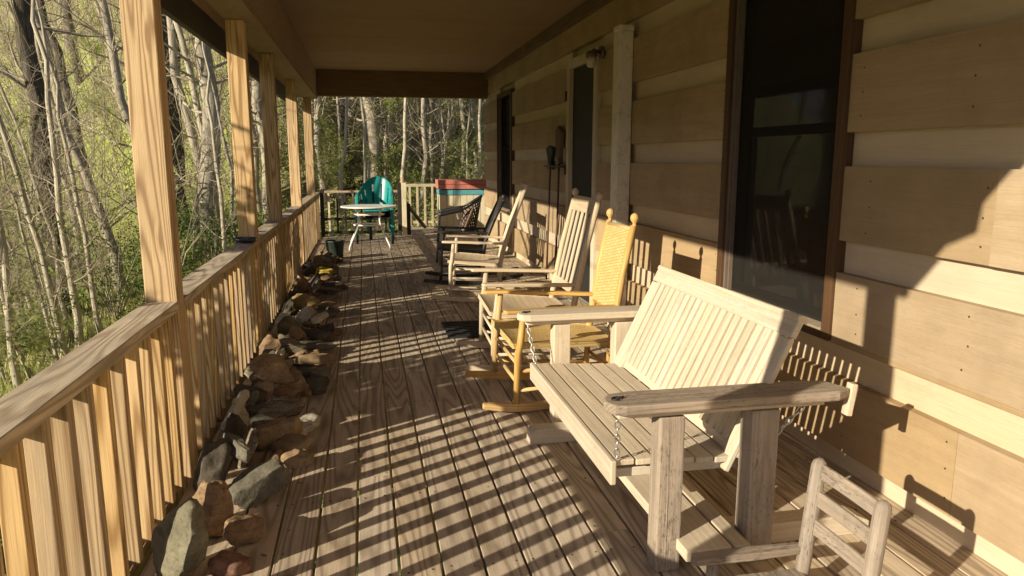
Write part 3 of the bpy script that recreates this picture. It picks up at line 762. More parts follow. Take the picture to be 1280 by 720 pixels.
# child's ladder-back chair
c = thing('child_chair', 'small grey ladder-back child chair by the wall, nearest the camera', 'chair', (1.3, 1.84, 0))
PZ = .47
for y in (1.99, 1.69):
    o_ = .02 * (1 if y > 1.8 else -1)
    b = MB(); b.tube([(1.36, y, 0), (1.37, y, .12), (1.40, y, PZ - .02), (1.402, y, PZ - .006), (1.403, y, PZ + .004)], [.021, .024, .024, .020, .008], 12); b.build('back_post', M['grey'], c)
    b = MB(); b.tube([(1.06, y + o_, 0), (1.06, y + o_, .148)], [.018, .021], 12); b.build('front_leg', M['grey'], c)
    b = MB(); b.prism([(.99, -.022), (.98, 0), (.99, .022), (1.18, .026), (1.37, .018), (1.37, -.018), (1.18, -.026)], (0, y + .012, .149), (1, 0, 0), (0, 1, 0), .026); b.build('armrest', M['grey'], c, .005)
    b = MB(); b.tube([(1.06, y, .045), (1.36, y, .045)], .010, 8); b.build('stretcher', M['grey'], c)
for z in (.436, .345, .250):
    b = MB(); q = 1.375 + (z - .1) * .08; b.sweep([(q + .003 * math.sin(math.pi * k / 8), 1.70 + .28 * k / 8, z) for k in range(9)], .05, .012, (.08, 0, 1)); b.build('back_slat', M['grey'], c, .003)
b = MB(); b.box(1.05, 1.355, 1.68, 2.0, .078, .094, 'y'); b.build('seat', M['grey'], c, .004)
b = MB(); b.tube([(1.06, 1.67, .04), (1.06, 2.01, .04)], .010, 8); b.build('stretcher', M['grey'], c)

# ------------------------------------------------------------------ resin tub chairs
def tub_chair(label, loc, rot, mat, lift=0, slats=False, hi=.90, group=None):
    """faces -x"""
    t = thing('resin_chair', label, 'chair', (0, 0, 0), group)
    W = .27
    def rim(u):   # u in -1..1
        a = abs(u); s_ = 1 if u >= 0 else -1
        if a > .5:
            q = (a - .5) / .5; return V((-.02 - .30 * q, s_ * (W + .02 * q), .72 - .06 * q))
        th = u / .5 * math.pi / 2
        z = .72 + (hi - .72) * (math.cos(th) ** 1.3 if abs(th) < math.pi / 2 else 0)
        return V((-.02 + .30 * math.cos(th), W * math.sin(th), z))
    def seatring(u):
        p = rim(u); return V((p.x * .78 - .03, p.y * .80, .42))
    us = [-1 + k / 20 for k in range(41)]
    b = MB(); b.tube([rim(u) for u in us], [.016 + .012 * (abs(u) > .45) for u in us], 8); b.build('rim', mat, t)
    b = MB()
    if slats:
        n = 60
        for k in range(n):
            u0 = -.5 + k / n; u1 = u0 + 1 / n
            for h in range(10):
                if k % 12 < 2 and 2 <= h < 8: continue
                h0, h1 = h / 10, (h + 1) / 10
                P = lambda u, h: seatring(u) + (rim(u) - seatring(u)) * h
                b.quad(P(u0, h0), P(u1, h0), P(u1, h1), P(u0, h1), .5)
    else:
        for k in range(19):
            for sg in (-1, 1):
                u = -.5 + k / 18
                u2 = u + .28 * sg
                pts = [seatring(u) + (rim(u) - seatring(u)) * 0]
                for q in range(1, 9):
                    uu = u + (u2 - u) * q / 8
                    if abs(uu) > .52: break
                    pts.append(seatring(uu) + (rim(uu) - seatring(uu)) * (q / 8))
                if len(pts) > 1: b.tube(pts, .007, 5)
    o = b.build('backrest', mat, t)
    if slats:
        so = o.modifiers.new('thick', 'SOLIDIFY'); so.thickness = .012
    b = MB(); b.prism([(-.30, -.20), (-.32, -.10), (-.32, .10), (-.30, .20), (0, .23), (.16, .16), (.2, .05), (.2, -.05), (.16, -.16), (0, -.23)], (0, 0, .40), (1, 0, 0), (0, 1, 0), .025); b.build('seat', mat, t, .006)
    for s_ in (-1, 1):
        r_ = rim(s_ * 1.0)
        b = MB(); b.sweep([(-.36, s_ * (W + .03), 0), (-.33, s_ * (W + .02), .42), (-.31, s_ * (W + .02), r_.z)], .05, .035, (0, 1, 0)); b.build('front_leg', mat, t, .006)
        b = MB(); b.sweep([(.30, s_ * .20, 0), (.22, s_ * .18, .42)], .05, .035, (0, 1, 0)); b.build('back_leg', mat, t, .006)
    t.location = (*loc, lift); t.rotation_euler = (0, 0, R(rot))
    return t
tub_chair('black resin tub chair with lattice back, below the far window', (1.34, 10.35), -6, M['black'])
tub_chair('black resin armchair under the teal one, behind the white table', (.22, 12.95), 78, M['black'], 0, True, .86, 'chairs behind the white table')
tub_chair('bright teal resin armchair stacked on a black one behind the table', (.20, 12.93), 82, M['teal'], .14, True, .96, 'chairs behind the white table')
# cushion on the black resin chair
b = MB(); nn = 8
t = thing('cushion', 'brown cushion with a dusty pink edge leaning in the black resin chair', 'cushion', (1.36, 10.2, .43))
def pillow(name, mat, c, ax, ay, th, rx, parent):
    b = MB(); n_ = 10; c = V(c); ax = V(ax); ay = V(ay); az = ax.cross(ay).normalized()
    for sg in (1, -1):
        base = len(b.v)
        for i in range(n_ + 1):
            for j in range(n_ + 1):
                u, v_ = i / n_ * 2 - 1, j / n_ * 2 - 1
                h = ((1 - u ** 4) * (1 - v_ ** 4)) ** .6 * th
                b.v.append(c + ax * u + ay * v_ + az * (h * sg))
        for i in range(n_):
            for j in range(n_):
                a = base + i * (n_ + 1) + j; q = (a, a + n_ + 1, a + n_ + 2, a + 1)
                b.face(q if sg > 0 else q[::-1], [(0, 0)] * 4, .5, True)
    return b.build(name, mat, parent)
pillow('cover', M['cushion'], (1.40, 10.28, .60), (.07, 0, .17), (0, .17, 0), .05, 0, t)
b = MB(); 
e = [(1.40 + .07 * u, 10.28 + .17 * v_, .60 + .17 * u) for u, v_ in ((-1, -1), (1, -1), (1, 1), (-1, 1))]
b.tube(e, .012, 6, closed=True); b.build('piping', M['pinkcloth'], t)

# ------------------------------------------------------------------ patio table
t = thing('patio_table', 'round white metal patio table with curved legs on the sunny deck end', 'table', (.05, 11.98, 0))
TC = V((.06, 11.98, 0))
b = MB(); b.lathe(TC + V((0, 0, .655)), [(.415, 0), (.44, .004), (.445, .016), (.43, .024), (.40, .022)], 40); b.build('table_top', M['wmetal'], t)
for k in range(4):
    a = R(45 + 90 * k); d_ = V((math.cos(a), math.sin(a) * .8, 0))
    prof = [(.30, .655), (.26, .62), (.235, .55), (.23, .45), (.25, .36), (.32, .24), (.40, .12), (.44, .05), (.45, 0)]
    b = MB(); b.tube([TC + d_ * r_ + V((0, 0, z)) for r_, z in prof], .014, 8); b.build('leg', M['wmetal'], t)
b = MB()
for zz, rr_ in ((.545, .235), (.38, .245)):
    b.tube([TC + V((rr_ * math.cos(q * R(15)), rr_ * .8 * math.sin(q * R(15)), zz)) for q in range(24)], .012, 8, closed=True)
b.build('leg_ring', M['wmetal'], t)

# ------------------------------------------------------------------ doormat, bowl, bin, brooms
b = MB(); b.box(.62, 1.36, 5.70, 6.28, .003, .016, 'x')
for k in range(9): b.box(.64, 1.34, 5.73 + k * .06, 5.755 + k * .06, .0165, .022, 'x')
tag(b.build('doormat', M['rubber'], None, .003), 'black ribbed rubber doormat on the deck beside the pale rocker', 'doormat')
b = MB(); b.lathe((-.865, 5.60, .817), [(.05, 0), (.075, .012), (.088, .035), (.083, .036), (.07, .016), (.03, .008)], 24)
tag(b.build('bowl', M['bowl'], None), 'shallow dark blue bowl on the rail cap beside the second post', 'bowl')
b = MB(); b.lathe((-.44, 10.75, 0), [(.105, 0), (.11, .01), (.13, .25), (.138, .255), (.135, .27), (.118, .268), (.10, .05)], 20)
tag(b.build('flower_pot', M['bin'], None), 'dark green plastic pot on the deck beyond the rocks', 'pot')
def broom(label, y, zb, zt, wtop, mats, tilt):
    t = thing('broom', label, 'broom', (2.04, y, 0), 'brooms hung by the door')
    b = MB(); b.tube([(2.02, y, .05), (2.055, y + tilt, zb - .04)], .011, 8); b.build('handle', M['stick'], t)
    b = MB(); b.prism([(-.05, 0), (.05, 0), (wtop, (zt - zb) * .86), (wtop * .3, (zt - zb)), (-wtop * .9, (zt - zb) * .82)], (2.04, y + tilt, zb), (0, 1, 0), (0, 0, 1), .045); b.build('brush', mats, t, .008)
    b = MB(); b.box(2.03, 2.085, y + tilt - .055, y + tilt + .055, zb - .06, zb, 'y'); b.build('ferrule', M['stick'], t, .004)
broom('dark-bristled broom standing upside down against the wall', 8.12, 1.36, 1.56, .16, M['bristle'], 0)
broom('brown straw broom standing upside down against the door casing', 7.72, 1.42, 1.76, .13, M['straw'], .02)
b = MB(); b.box(2.03, 2.095, 7.60, 8.32, 1.325, 1.34, 'y'); tag(b.build('broom_rack', M['iron'], None, .002), 'thin dark rail on the wall holding the two brooms', 'rack')

# ------------------------------------------------------------------ rocks
RK = {'grey': rockmat('grey_stone', (.085, .076, .058), (.155, .14, .105), (.23, .21, .165)),
      'olive': rockmat('olive_stone', (.11, .10, .065), (.20, .18, .12), (.29, .26, .18)),
      'tan': rockmat('tan_stone', (.20, .13, .07), (.33, .23, .13), (.45, .34, .21)),
      'brown': rockmat('brown_stone', (.15, .095, .055), (.28, .18, .10), (.38, .27, .16), .5),
      'dark': rockmat('dark_stone', (.05, .042, .033), (.095, .08, .06), (.15, .128, .10)),
      'ochre': rockmat('ochre_stone', (.17, .11, .045), (.31, .21, .085), (.42, .31, .15), 1),
      'yellow': rockmat('yellow_streaked_stone', (.10, .08, .03), (.55, .42, .06), (.65, .52, .12), 2),
      'pale': rockmat('pale_stone', (.35, .31, .25), (.50, .45, .36), (.6, .55, .46)),
      'banded': rockmat('banded_stone', (.06, .055, .045), (.22, .18, .12), (.40, .34, .25), 2),
      'red': rockmat('reddish_stone', (.12, .065, .045), (.23, .12, .085), (.30, .2, .15))}
def ico(sub):
    t_ = (1 + 5 ** .5) / 2
    v = [V(p).normalized() for p in ((-1, t_, 0), (1, t_, 0), (-1, -t_, 0), (1, -t_, 0), (0, -1, t_), (0, 1, t_), (0, -1, -t_), (0, 1, -t_), (t_, 0, -1), (t_, 0, 1), (-t_, 0, -1), (-t_, 0, 1))]
    f = [(0, 11, 5), (0, 5, 1), (0, 1, 7), (0, 7, 10), (0, 10, 11), (1, 5, 9), (5, 11, 4), (11, 10, 2), (10, 7, 6), (7, 1, 8), (3, 9, 4), (3, 4, 2), (3, 2, 6), (3, 6, 8), (3, 8, 9), (4, 9, 5), (2, 4, 11), (6, 2, 10), (8, 6, 7), (9, 8, 1)]
    for _ in range(sub):
        c = {}; nf = []
        def mid(a, b_):
            k = (min(a, b_), max(a, b_))
            if k not in c: c[k] = len(v); v.append(((v[a] + v[b_]) / 2).normalized())
            return c[k]
        for a, b_, d_ in f:
            x, y, z = mid(a, b_), mid(b_, d_), mid(d_, a); nf += [(a, x, z), (b_, y, x), (d_, z, y), (x, y, z)]
        f = nf
    return v, f
ICO = ico(3)
def rock(label, x, y, size, rot, mat, z=None, seed=0, group=None, cuts=7, flat=.5):
    rg = random.Random(seed * 7 + 3); v, f = ICO
    planes = [(V((rg.gauss(0, 1), rg.gauss(0, 1), rg.gauss(0, 1) * .6)).normalized(), rg.uniform(.52, .86)) for _ in range(cuts)]
    planes += [(V((0, 0, 1)), flat), (V((0, 0, -1)), flat)]
    out = []
    for p in v:
        q = p.copy()
        for n_, d_ in planes:
            k = q.dot(n_)
            if k > d_: q -= n_ * ((k - d_) * .9)
        q *= 1 + .17 * noise.noise(q * 1.8 + V((seed, 0, 0))) + .06 * noise.noise(q * 5 + V((0, seed, 0))) + .03 * noise.noise(q * 11 + V((0, 0, seed)))
        out.append(V((q.x * size[0], q.y * size[1], q.z * size[2] / max(.3, flat))) * .5)
    mt = Matrix.Rotation(R(rot[2]), 3, 'Z') @ Matrix.Rotation(R(rot[1]), 3, 'Y') @ Matrix.Rotation(R(rot[0]), 3, 'X')
    out = [mt @ q for q in out]
    lo = min(q.z for q in out)
    me = bpy.data.meshes.new('rock'); me.from_pydata([tuple(q) for q in out], [], f)
    me.polygons.foreach_set('use_smooth', [True] * len(f)); me.set_sharp_from_angle(angle=R(38)) if hasattr(me, 'set_sharp_from_angle') else None
    me.materials.append(RK[mat])
    o = bpy.data.objects.new('rock', me); COL.objects.link(o)
    o.location = (x, y, (-lo - .004) if z is None else z)
    tag(o, label, 'rock', 'rocks lined up along the railing')
    return o
# label, x, y, (length, width, thickness), (rx, ry, rz), material
ROCKS = [
 ('smooth olive slab standing upright at the near end of the rock row', -.66, 2.52, (.30, .22, .10), (0, -74, 62), 'olive', None),
 ('flat brown stone lying in front of the upright olive slab', -.63, 2.28, (.26, .20, .07), (4, 0, 30), 'brown', None),
 ('rough rusty-brown slab standing upright behind the olive slab', -.615, 2.78, (.30, .19, .09), (8, -78, 50), 'brown', None),
 ('grey wedge of rock with a red-stained face on the deck edge', -.50, 2.50, (.15, .12, .07), (10, 12, 20), 'red', None),
 ('lumpy brown cobble beside the rusty-brown slab', -.49, 2.72, (.16, .14, .10), (0, 10, 40), 'brown', None),
 ('dark grey pointed stone standing against the first post', -.68, 3.16, (.26, .18, .13), (0, -70, 20), 'dark', None),
 ('short stone bar propped between the first post and grey boulder', -.57, 3.18, (.19, .075, .075), (0, 24, -35), 'grey', .19),
 ('big smooth grey boulder lying out on the deck near the first post', -.47, 3.06, (.32, .20, .13), (12, -18, 25), 'grey', None),
 ('long thin dark slab leaning with its pale edge toward the railing', -.62, 3.52, (.40, .20, .045), (62, 36, -60), 'dark', None),
 ('rounded speckled tan boulder beside the leaning thin slab', -.46, 3.66, (.30, .19, .14), (0, -8, 20), 'tan', None),
 ('small brown block under the speckled tan boulder', -.45, 3.44, (.13, .10, .07), (0, 0, 60), 'brown', None),
 ('pale splinter of stone leaning on the second bay balusters', -.68, 3.95, (.26, .10, .04), (20, 55, -35), 'pale', None),
 ('banded dark slab with pale stripes, tilted toward the deck', -.50, 4.02, (.34, .24, .08), (24, -12, 12), 'banded', None),
 ('dark stone low against the balusters behind the banded slab', -.68, 4.25, (.26, .2, .14), (0, 20, 0), 'dark', None),
 ('big flat tan slab leaning on the rocks, widest of the middle row', -.58, 4.52, (.40, .30, .06), (30, 28, -18), 'tan', .17),
 ('narrow brown shard leaning beside the big tan slab', -.42, 4.48, (.30, .10, .05), (30, 42, -50), 'brown', None),
 ('round dark cobble out on the deck beside the big tan slab', -.33, 4.50, (.20, .18, .11), (0, 0, 0), 'dark', None),
 ('long tan stone log lying flat across the row', -.34, 4.92, (.36, .10, .075), (0, 3, 4), 'tan', .10),
 ('grey plate under the long tan stone log', -.44, 4.95, (.34, .20, .05), (0, 0, 15), 'grey', None),
 ('brown block with sun patches against the balusters', -.66, 5.25, (.28, .22, .20), (0, 30, 10), 'brown', None),
 ('striped flat slab sloping down from the brown block', -.52, 5.22, (.32, .20, .06), (10, 30, -10), 'banded', .13),
 ('dark green-grey slab flat on the deck, long side out', -.38, 5.45, (.36, .22, .06), (0, 6, 5), 'grey', .06),
 ('grey-brown block standing before the second post', -.62, 5.92, (.24, .22, .18), (0, -40, 20), 'olive', None),
 ('pale cream wedge lying on top of the middle rocks', -.38, 5.92, (.22, .10, .06), (10, -14, 40), 'pale', .17),
 ('dark slab under the pale cream wedge', -.40, 5.86, (.34, .24, .09), (0, 5, -10), 'dark', None),
 ('small reddish stone at the outer end of the pale wedge', -.26, 6.0, (.12, .10, .07), (0, 0, 0), 'red', None),
 ('tall dark slab leaning on the railing past the second post', -.70, 6.55, (.30, .26, .07), (0, -66, 15), 'dark', None),
 ('ochre-yellow slab tilted against the dark rocks', -.56, 6.65, (.38, .26, .05), (34, 22, -25), 'ochre', .17),
 ('grey layered slab lying flat past the ochre slab', -.38, 6.75, (.34, .24, .06), (0, 4, 10), 'grey', None),
 ('brown plate on top of the grey layered slab', -.36, 6.9, (.26, .16, .04), (6, 4, 50), 'brown', .10),
 ('dark plate half under the brown plate', -.50, 7.1, (.32, .26, .07), (0, 10, -20), 'dark', None),
 ('dark upright slab beside the shaded third post', -.70, 7.35, (.34, .28, .07), (0, -58, -18), 'dark', None),
 ('olive flat slab on the deck opposite the third post', -.42, 7.55, (.36, .24, .06), (0, 0, 30), 'olive', None),
 ('thin grey flagstone lying on the olive flat slab', -.36, 7.7, (.34, .2, .035), (0, 4, 12), 'grey', .085),
 ('brown angular stone against the balusters past the third post', -.68, 7.95, (.26, .2, .16), (0, 25, 40), 'brown', None),
 ('dark leaning plate with a sunlit edge past the third post', -.58, 8.25, (.30, .26, .05), (0, -50, 25), 'dark', None),
 ('flat dark stone sticking out farthest onto the deck', -.32, 8.2, (.30, .2, .07), (0, 0, -10), 'dark', None),
 ('bright yellow-streaked stone in the far part of the row', -.50, 8.75, (.30, .16, .09), (15, 6, 5), 'yellow', .12),
 ('dark flat stone under the yellow-streaked one', -.48, 8.75, (.34, .26, .09), (0, 0, 15), 'dark', None),
 ('pale thin stone in front of the yellow-streaked stone', -.38, 8.5, (.24, .10, .05), (0, 0, 10), 'pale', None),
 ('dark stone leaning on the fourth bay balusters', -.68, 9.0, (.26, .22, .12), (0, -40, 0), 'dark', None),
 ('striped slab stacked on edge near the fourth post', -.60, 9.45, (.28, .24, .05), (60, 0, 30), 'banded', .13),
 ('second striped slab on edge, nearer the deck', -.52, 9.55, (.26, .22, .05), (56, 8, 20), 'banded', .12),
 ('grey slab on edge between striped slabs and green pot', -.50, 9.8, (.28, .22, .06), (58, 0, 40), 'grey', .12),
 ('brown lump at the far end of the rock row by the pot', -.62, 10.1, (.22, .2, .16), (0, 0, 0), 'brown', None),
]
for i, (lab, x, y, sz, rt, mt, z) in enumerate(ROCKS):
    k_ = .95 if y < 3.4 else .80
    rock(lab, x, y, (sz[0] * k_, sz[1] * .92 * k_, sz[2] * .8), rt, mt, z, i + 1, cuts=4 + i % 4, flat=.6)
rg = random.Random(5)
for k in range(30):
    y = rg.uniform(3.7, 10.6); x = rg.uniform(-.74, -.30); s_ = rg.uniform(.07, .15)
    rock('fist-sized dark filler stone wedged low among the bigger rocks', x, y, (s_ * 1.3, s_, s_ * .6), (rg.uniform(-30, 30), rg.uniform(-30, 30), rg.uniform(0, 180)), rg.choice(['dark', 'grey', 'dark', 'brown', 'olive']), None, 100 + k)
for k in range(80):
    y = 3.3 + 7.3 * (k + rg.random()) / 80; x = rg.uniform(-.72, -.34); s_ = rg.uniform(.13, .25)
    rock('thin flat slab leaning within the rock pile, half hidden by its neighbours', x, y, (s_, s_ * rg.uniform(.55, .8), rg.uniform(.03, .055)), (rg.uniform(-25, 40), rg.uniform(-60, 45) if x < -.5 else rg.uniform(-14, 14), rg.uniform(-50, 50)), rg.choice(['dark', 'grey', 'olive', 'brown', 'banded', 'tan', 'tan', 'pale']), None, 200 + k, cuts=5, flat=.6)

b = MB(); rg = random.Random(12)
for k in range(170):
    y = rg.uniform(1.9, 13.5); x = rg.choice([rg.uniform(-.8, -.1), rg.uniform(-.8, -.3), rg.uniform(-.3, 2.05), rg.uniform(1.6, 2.08)])
    c_ = V((x, y, .004)); a = rg.uniform(0, 6.28); s_ = rg.uniform(.006, .026); d1 = V((math.cos(a), math.sin(a), rg.uniform(.0, .35))) * s_; d2 = V((-math.sin(a), math.cos(a), rg.uniform(.0, .3))) * s_ * rg.uniform(.4, .8)
    b.quad(c_ - d1 * .8 + V((0, 0, d1.z)), c_ + d2 * .7, c_ + d1, c_ - d2 * .7 + V((0, 0, 2 * d2.z)))
struct(b.build('dry_leaves', M['deadleaf']), 'stuff')
# ------------------------------------------------------------------ trees
def grow_tree(seed, h, r0, lean=0, nb=22, low=.12, curve=.5, twigs=3, leafy=0):
    rg = random.Random(seed); tr = MB(); br = MB(); lf = MB()
    pts = []; rad = []; n = 14; ax = rg.uniform(0, 6.28); wob = V((0, 0, 0))
    for i in range(n + 1):
        u = i / n
        wob += V((rg.gauss(0, 1), rg.gauss(0, 1), 0)) * h * .006
        pts.append(V((lean * h * (u ** 1.2), 0, h * u)) + wob * (u > 0)); rad.append(r0 * (1 - u) ** .8 * (1 + .5 * max(0, .06 - u) / .06) + .006)
    pts[0].z = -.5
    tr.tube(pts, rad, 9 if r0 > .1 else 6, rg.random())
    def at(u):
        f = u * n; i = min(n - 1, int(f)); return pts[i].lerp(pts[i + 1], f - i), rad[i] + (rad[i + 1] - rad[i]) * (f - i)
    def limb(p, d, L, r, lvl):
        q = [p]; dd = d.normalized(); m = 5 if lvl == 0 else 3
        for k in range(m):
            dd = (dd + V((rg.gauss(0, .22), rg.gauss(0, .22), rg.gauss(.06, .18)))).normalized(); q.append(q[-1] + dd * (L / m))
        br.tube(q, [max(.0017, r * (1 - .85 * k / m)) for k in range(m + 1)], 5 if lvl == 0 else 3, rg.random(), False)
        if lvl < 2:
            for k in range(twigs + 1 if lvl == 0 else twigs - 1):
                i = rg.randint(1, m); b_ = q[i - 1].lerp(q[i], rg.random()); a = V((rg.gauss(0, 1), rg.gauss(0, 1), rg.gauss(.3, .7))).normalized()
                limb(b_, (dd + a * 1.1), L * rg.uniform(.35, .6), r * .36, lvl + 1)
        if leafy and lvl >= 1:
            for k in range(int(leafy * rg.uniform(.5, 1.5))):
                c_ = q[rg.randint(1, m)] + V((rg.gauss(0, .05), rg.gauss(0, .05), rg.gauss(0, .05))); s2 = rg.uniform(.025, .05)
                a = V((rg.gauss(0, 1), rg.gauss(0, 1), rg.gauss(0, 1))).normalized(); c2 = a.orthogonal().normalized()
                lf.quad(c_ - a * s2, c_ + c2 * s2 * .6, c_ + a * s2, c_ - c2 * s2 * .6, rg.random())
    for k in range(nb):
        u = low + (1 - low) * rg.random() ** 1.8 * .72; p, r = at(u)
        a = rg.uniform(0, 6.28); d = V((math.cos(a), math.sin(a), rg.uniform(.15, .9)))
        limb(p, d, h * rg.uniform(.08, .2) * (1.15 - u * .6), max(.004, r * .20), 0)
    return tr, br, lf
TYPES = {}
def tree_type(key, bark, name, cat, *a, **k):
    tr, br, lf = grow_tree(*a, **k)
    root = thing(name, '-', cat); t_ = tr.build('trunk', M[bark], root); o = [(t_, [])]
    o.append((br.build('crown', M['twig'] if bark != 'barkd' else M['bark'], root), []))
    if lf.f: o.append((lf.build('leaves', M['leaf'], root), []))
    TYPES[key] = [root, o, False]
tree_type('big', 'bark', 'bare_tree', 'tree', 1, 17, .24, .03, 15, .2, twigs=3)
tree_type('bigdark', 'barkd', 'bare_tree', 'tree', 2, 17, .24, .05, 20, .12, twigs=4)
tree_type('mid', 'bark', 'bare_tree', 'tree', 3, 13, .11, .06, 28, .08, twigs=4)
tree_type('pale', 'barkp', 'bare_tree', 'tree', 4, 14, .12, .02, 22, .2, twigs=3)
tree_type('thin', 'bark', 'bare_tree', 'tree', 5, 9, .05, .10, 22, .12, twigs=4)
tree_type('sap', 'bark', 'sapling', 'sapling', 6, 6, .03, .12, 24, .08, twigs=3, leafy=3)
tree_type('fork', 'barkp', 'bare_tree', 'tree', 7, 8, .055, .0, 24, .15, twigs=4)
tree_type('green', 'bark', 'leafing_tree', 'tree', 8, 9, .06, .03, 30, .1, twigs=4, leafy=9)
tree_type('pole', 'barkp', 'bare_tree', 'tree', 9, 10, .05, .02, 10, .3, twigs=3)
def plant(key, x, y, label, group, scale=1, rz=0, lean=None):
    T = TYPES[key]; z = ground_z(x, y) - .1
    if lean and math.cos(rz) < 0: lean = (-lean[0], -lean[1])
    if not T[2]:
        o = T[0]; T[2] = True; o.location = (x, y, z); o.rotation_euler = (lean[0] if lean else 0, lean[1] if lean else 0, rz); o.scale = (scale,) * 3; o['label'] = label
    else: o = copy_tree(T[0], T[1], (x, y, z), rz, scale, label, lean)
    o['group'] = group
    return o
GW = 'trees of the bare wood'
# named trees: lean is (rx, ry); negative ry tips the crown toward -x
NT = [('bigdark', -5.35, 14.6, 'thick dark leaning trunk left of the first porch post', .8, 180, (0, 0)),
 ('fork', -4.55, 12.4, 'slim pale forked tree standing before the dark leaning trunk', 1.0, 20, (0, R(-2))),
 ('mid', -4.9, 15.8, 'grey trunk leaning hard left beside the dark leaning one', .9, 180, (0, R(-10))),
 ('thin', -5.6, 13.5, 'thin pale trunk leaning left, nearest the meadow', 1.2, 180, (0, R(-8))),
 ('mid', -4.2, 17.0, 'grey leaning tree close to the first porch post', 1.0, 180, (0, R(-9))),
 ('big', -5.1, 20.5, 'broad grey trunk between first and second porch posts', 1.1, 190, (0, R(-1))),
 ('bigdark', -4.65, 20.9, 'dark trunk close against the broad grey one', 1.0, 170, (0, R(2))),
 ('mid', -4.0, 20.0, 'grey trunk leaning left, just before the second porch post', 1.1, 180, (0, R(-5))),
 ('pale', -3.4, 19.0, 'pale leaning trunk seen between second and third posts', .8, 180, (0, R(-6))),
 ('pale', -1.2, 21.0, 'pale straight trunk just right of the last porch post', .9, 0, None),
 ('bigdark', -.42, 22.5, 'dark trunk behind the white table', .75, 200, (0, R(1))),
 ('big', .05, 23.5, 'light grey straight trunk behind the teal chair', .7, 30, None),
 ('big', 2.35, 24.5, 'mottled grey trunk leaning above the painted chest', .75, 180, (0, R(-3))),
 ('pale', 3.1, 23.0, 'pale trunk over the painted chest, close to the house corner', .7, 180, (0, R(-2))),
 ('thin', 1.35, 20.0, 'thin pale stem behind the picket railing', 1.3, 0, (0, R(2))),
 ('thin', .75, 21.5, 'thin stem beside the white end post', 1.4, 180, (0, R(4)))]
for k, x, y, lab, sc, rz, ln in NT: plant(k, x, y, lab, GW, sc, R(rz), ln)
LBL = {'big': 'thick grey bare trunk deep in the hillside wood', 'bigdark': 'thick dark bare trunk deep in the hillside wood', 'mid': 'mid-sized grey bare tree in the hillside wood', 'pale': 'pale straight bare trunk in the hillside wood',
       'thin': 'thin pale bare tree in the hillside wood', 'sap': 'small twiggy sapling with first leaves in the wood', 'green': 'leafing tree with fresh yellow-green leaves in the hillside wood', 'fork': 'slim pale twiggy tree in the hillside wood'}
rg = random.Random(21); placed = [(x, y) for _, x, y, *_ in NT]
cnt = 0
while cnt < 125:
    az = rg.uniform(-27, 13); y = 14 + (36 if az > -12 else 60) * rg.random() ** 1.2; x = y * math.tan(R(az))
    if y < 20 and x > -2.5: continue
    if any((x - a) ** 2 + (y - c_) ** 2 < (.5 if y < 25 else .8) for a, c_ in placed): continue
    meadow = az < -13 and y < 24
    if meadow and rg.random() < .6: continue
    if az < -9 and rg.random() < .45: continue
    placed.append((x, y))
    k = rg.choices(['big', 'bigdark', 'mid', 'pale', 'thin', 'sap', 'green', 'fork'], [1.6, 1.8, 4, 3, 4, 1.6, 1.0, 1.5])[0]
    ln = (R(rg.gauss(0, 3)), R(rg.gauss(-4 if az < 0 else -1, 4)))
    plant(k, x, y, LBL[k], GW, rg.uniform(.65, 1.05), R(rg.uniform(150, 210)), ln); cnt += 1
rg = random.Random(5)
for i in range(12):
    x = -2.2 + 7.2 * (i + rg.random()) / 12; y = rg.uniform(19, 27)
    plant('green', x, y, 'leafing tree with fresh yellow-green leaves on the slope beyond the deck end', GW, rg.uniform(.6, .95), R(rg.uniform(0, 360)), (R(rg.gauss(0, 3)), R(rg.gauss(0, 3))))
for i in range(14):
    x = -1.6 + 6.6 * (i + rg.random()) / 14; y = rg.uniform(17.5, 23)
    plant('pole', x, y, 'slender straight pale pole of a tree just beyond the deck end', GW, rg.uniform(.8, 1.1), R(rg.uniform(0, 360)), (R(rg.gauss(0, 1.5)), R(rg.gauss(0, 2.5))))
# trees off to the left that break up the low sun on the railing
for k, x, y, sc, lab in [('big', -4.0, 5.67, 1.0, 'thick grey trunk standing close to the porch, level with the shaded post'), ('mid', -7.2, 5.0, 1, 'bare tree well left of the fourth bay')]:
    plant(k, x, y, lab, 'trees left of the porch', sc, R(rng.uniform(0, 360)), None)
rg = random.Random(64)
for i in range(18):   # slim stems of the wood edge, close to the railing
    y = rg.uniform(10.5, 15.5); az = rg.uniform(-24.5, -17.5); x = y * math.tan(R(az))
    plant(rg.choice(['thin', 'sap', 'fork', 'thin', 'sap']), x, y, 'thin leaning stem in the tangle of saplings at the meadow edge', 'saplings at the meadow edge', rg.uniform(.5, .9), R(180 + rg.uniform(-30, 30)), (R(rg.gauss(0, 4)), R(rg.gauss(-7, 5))))

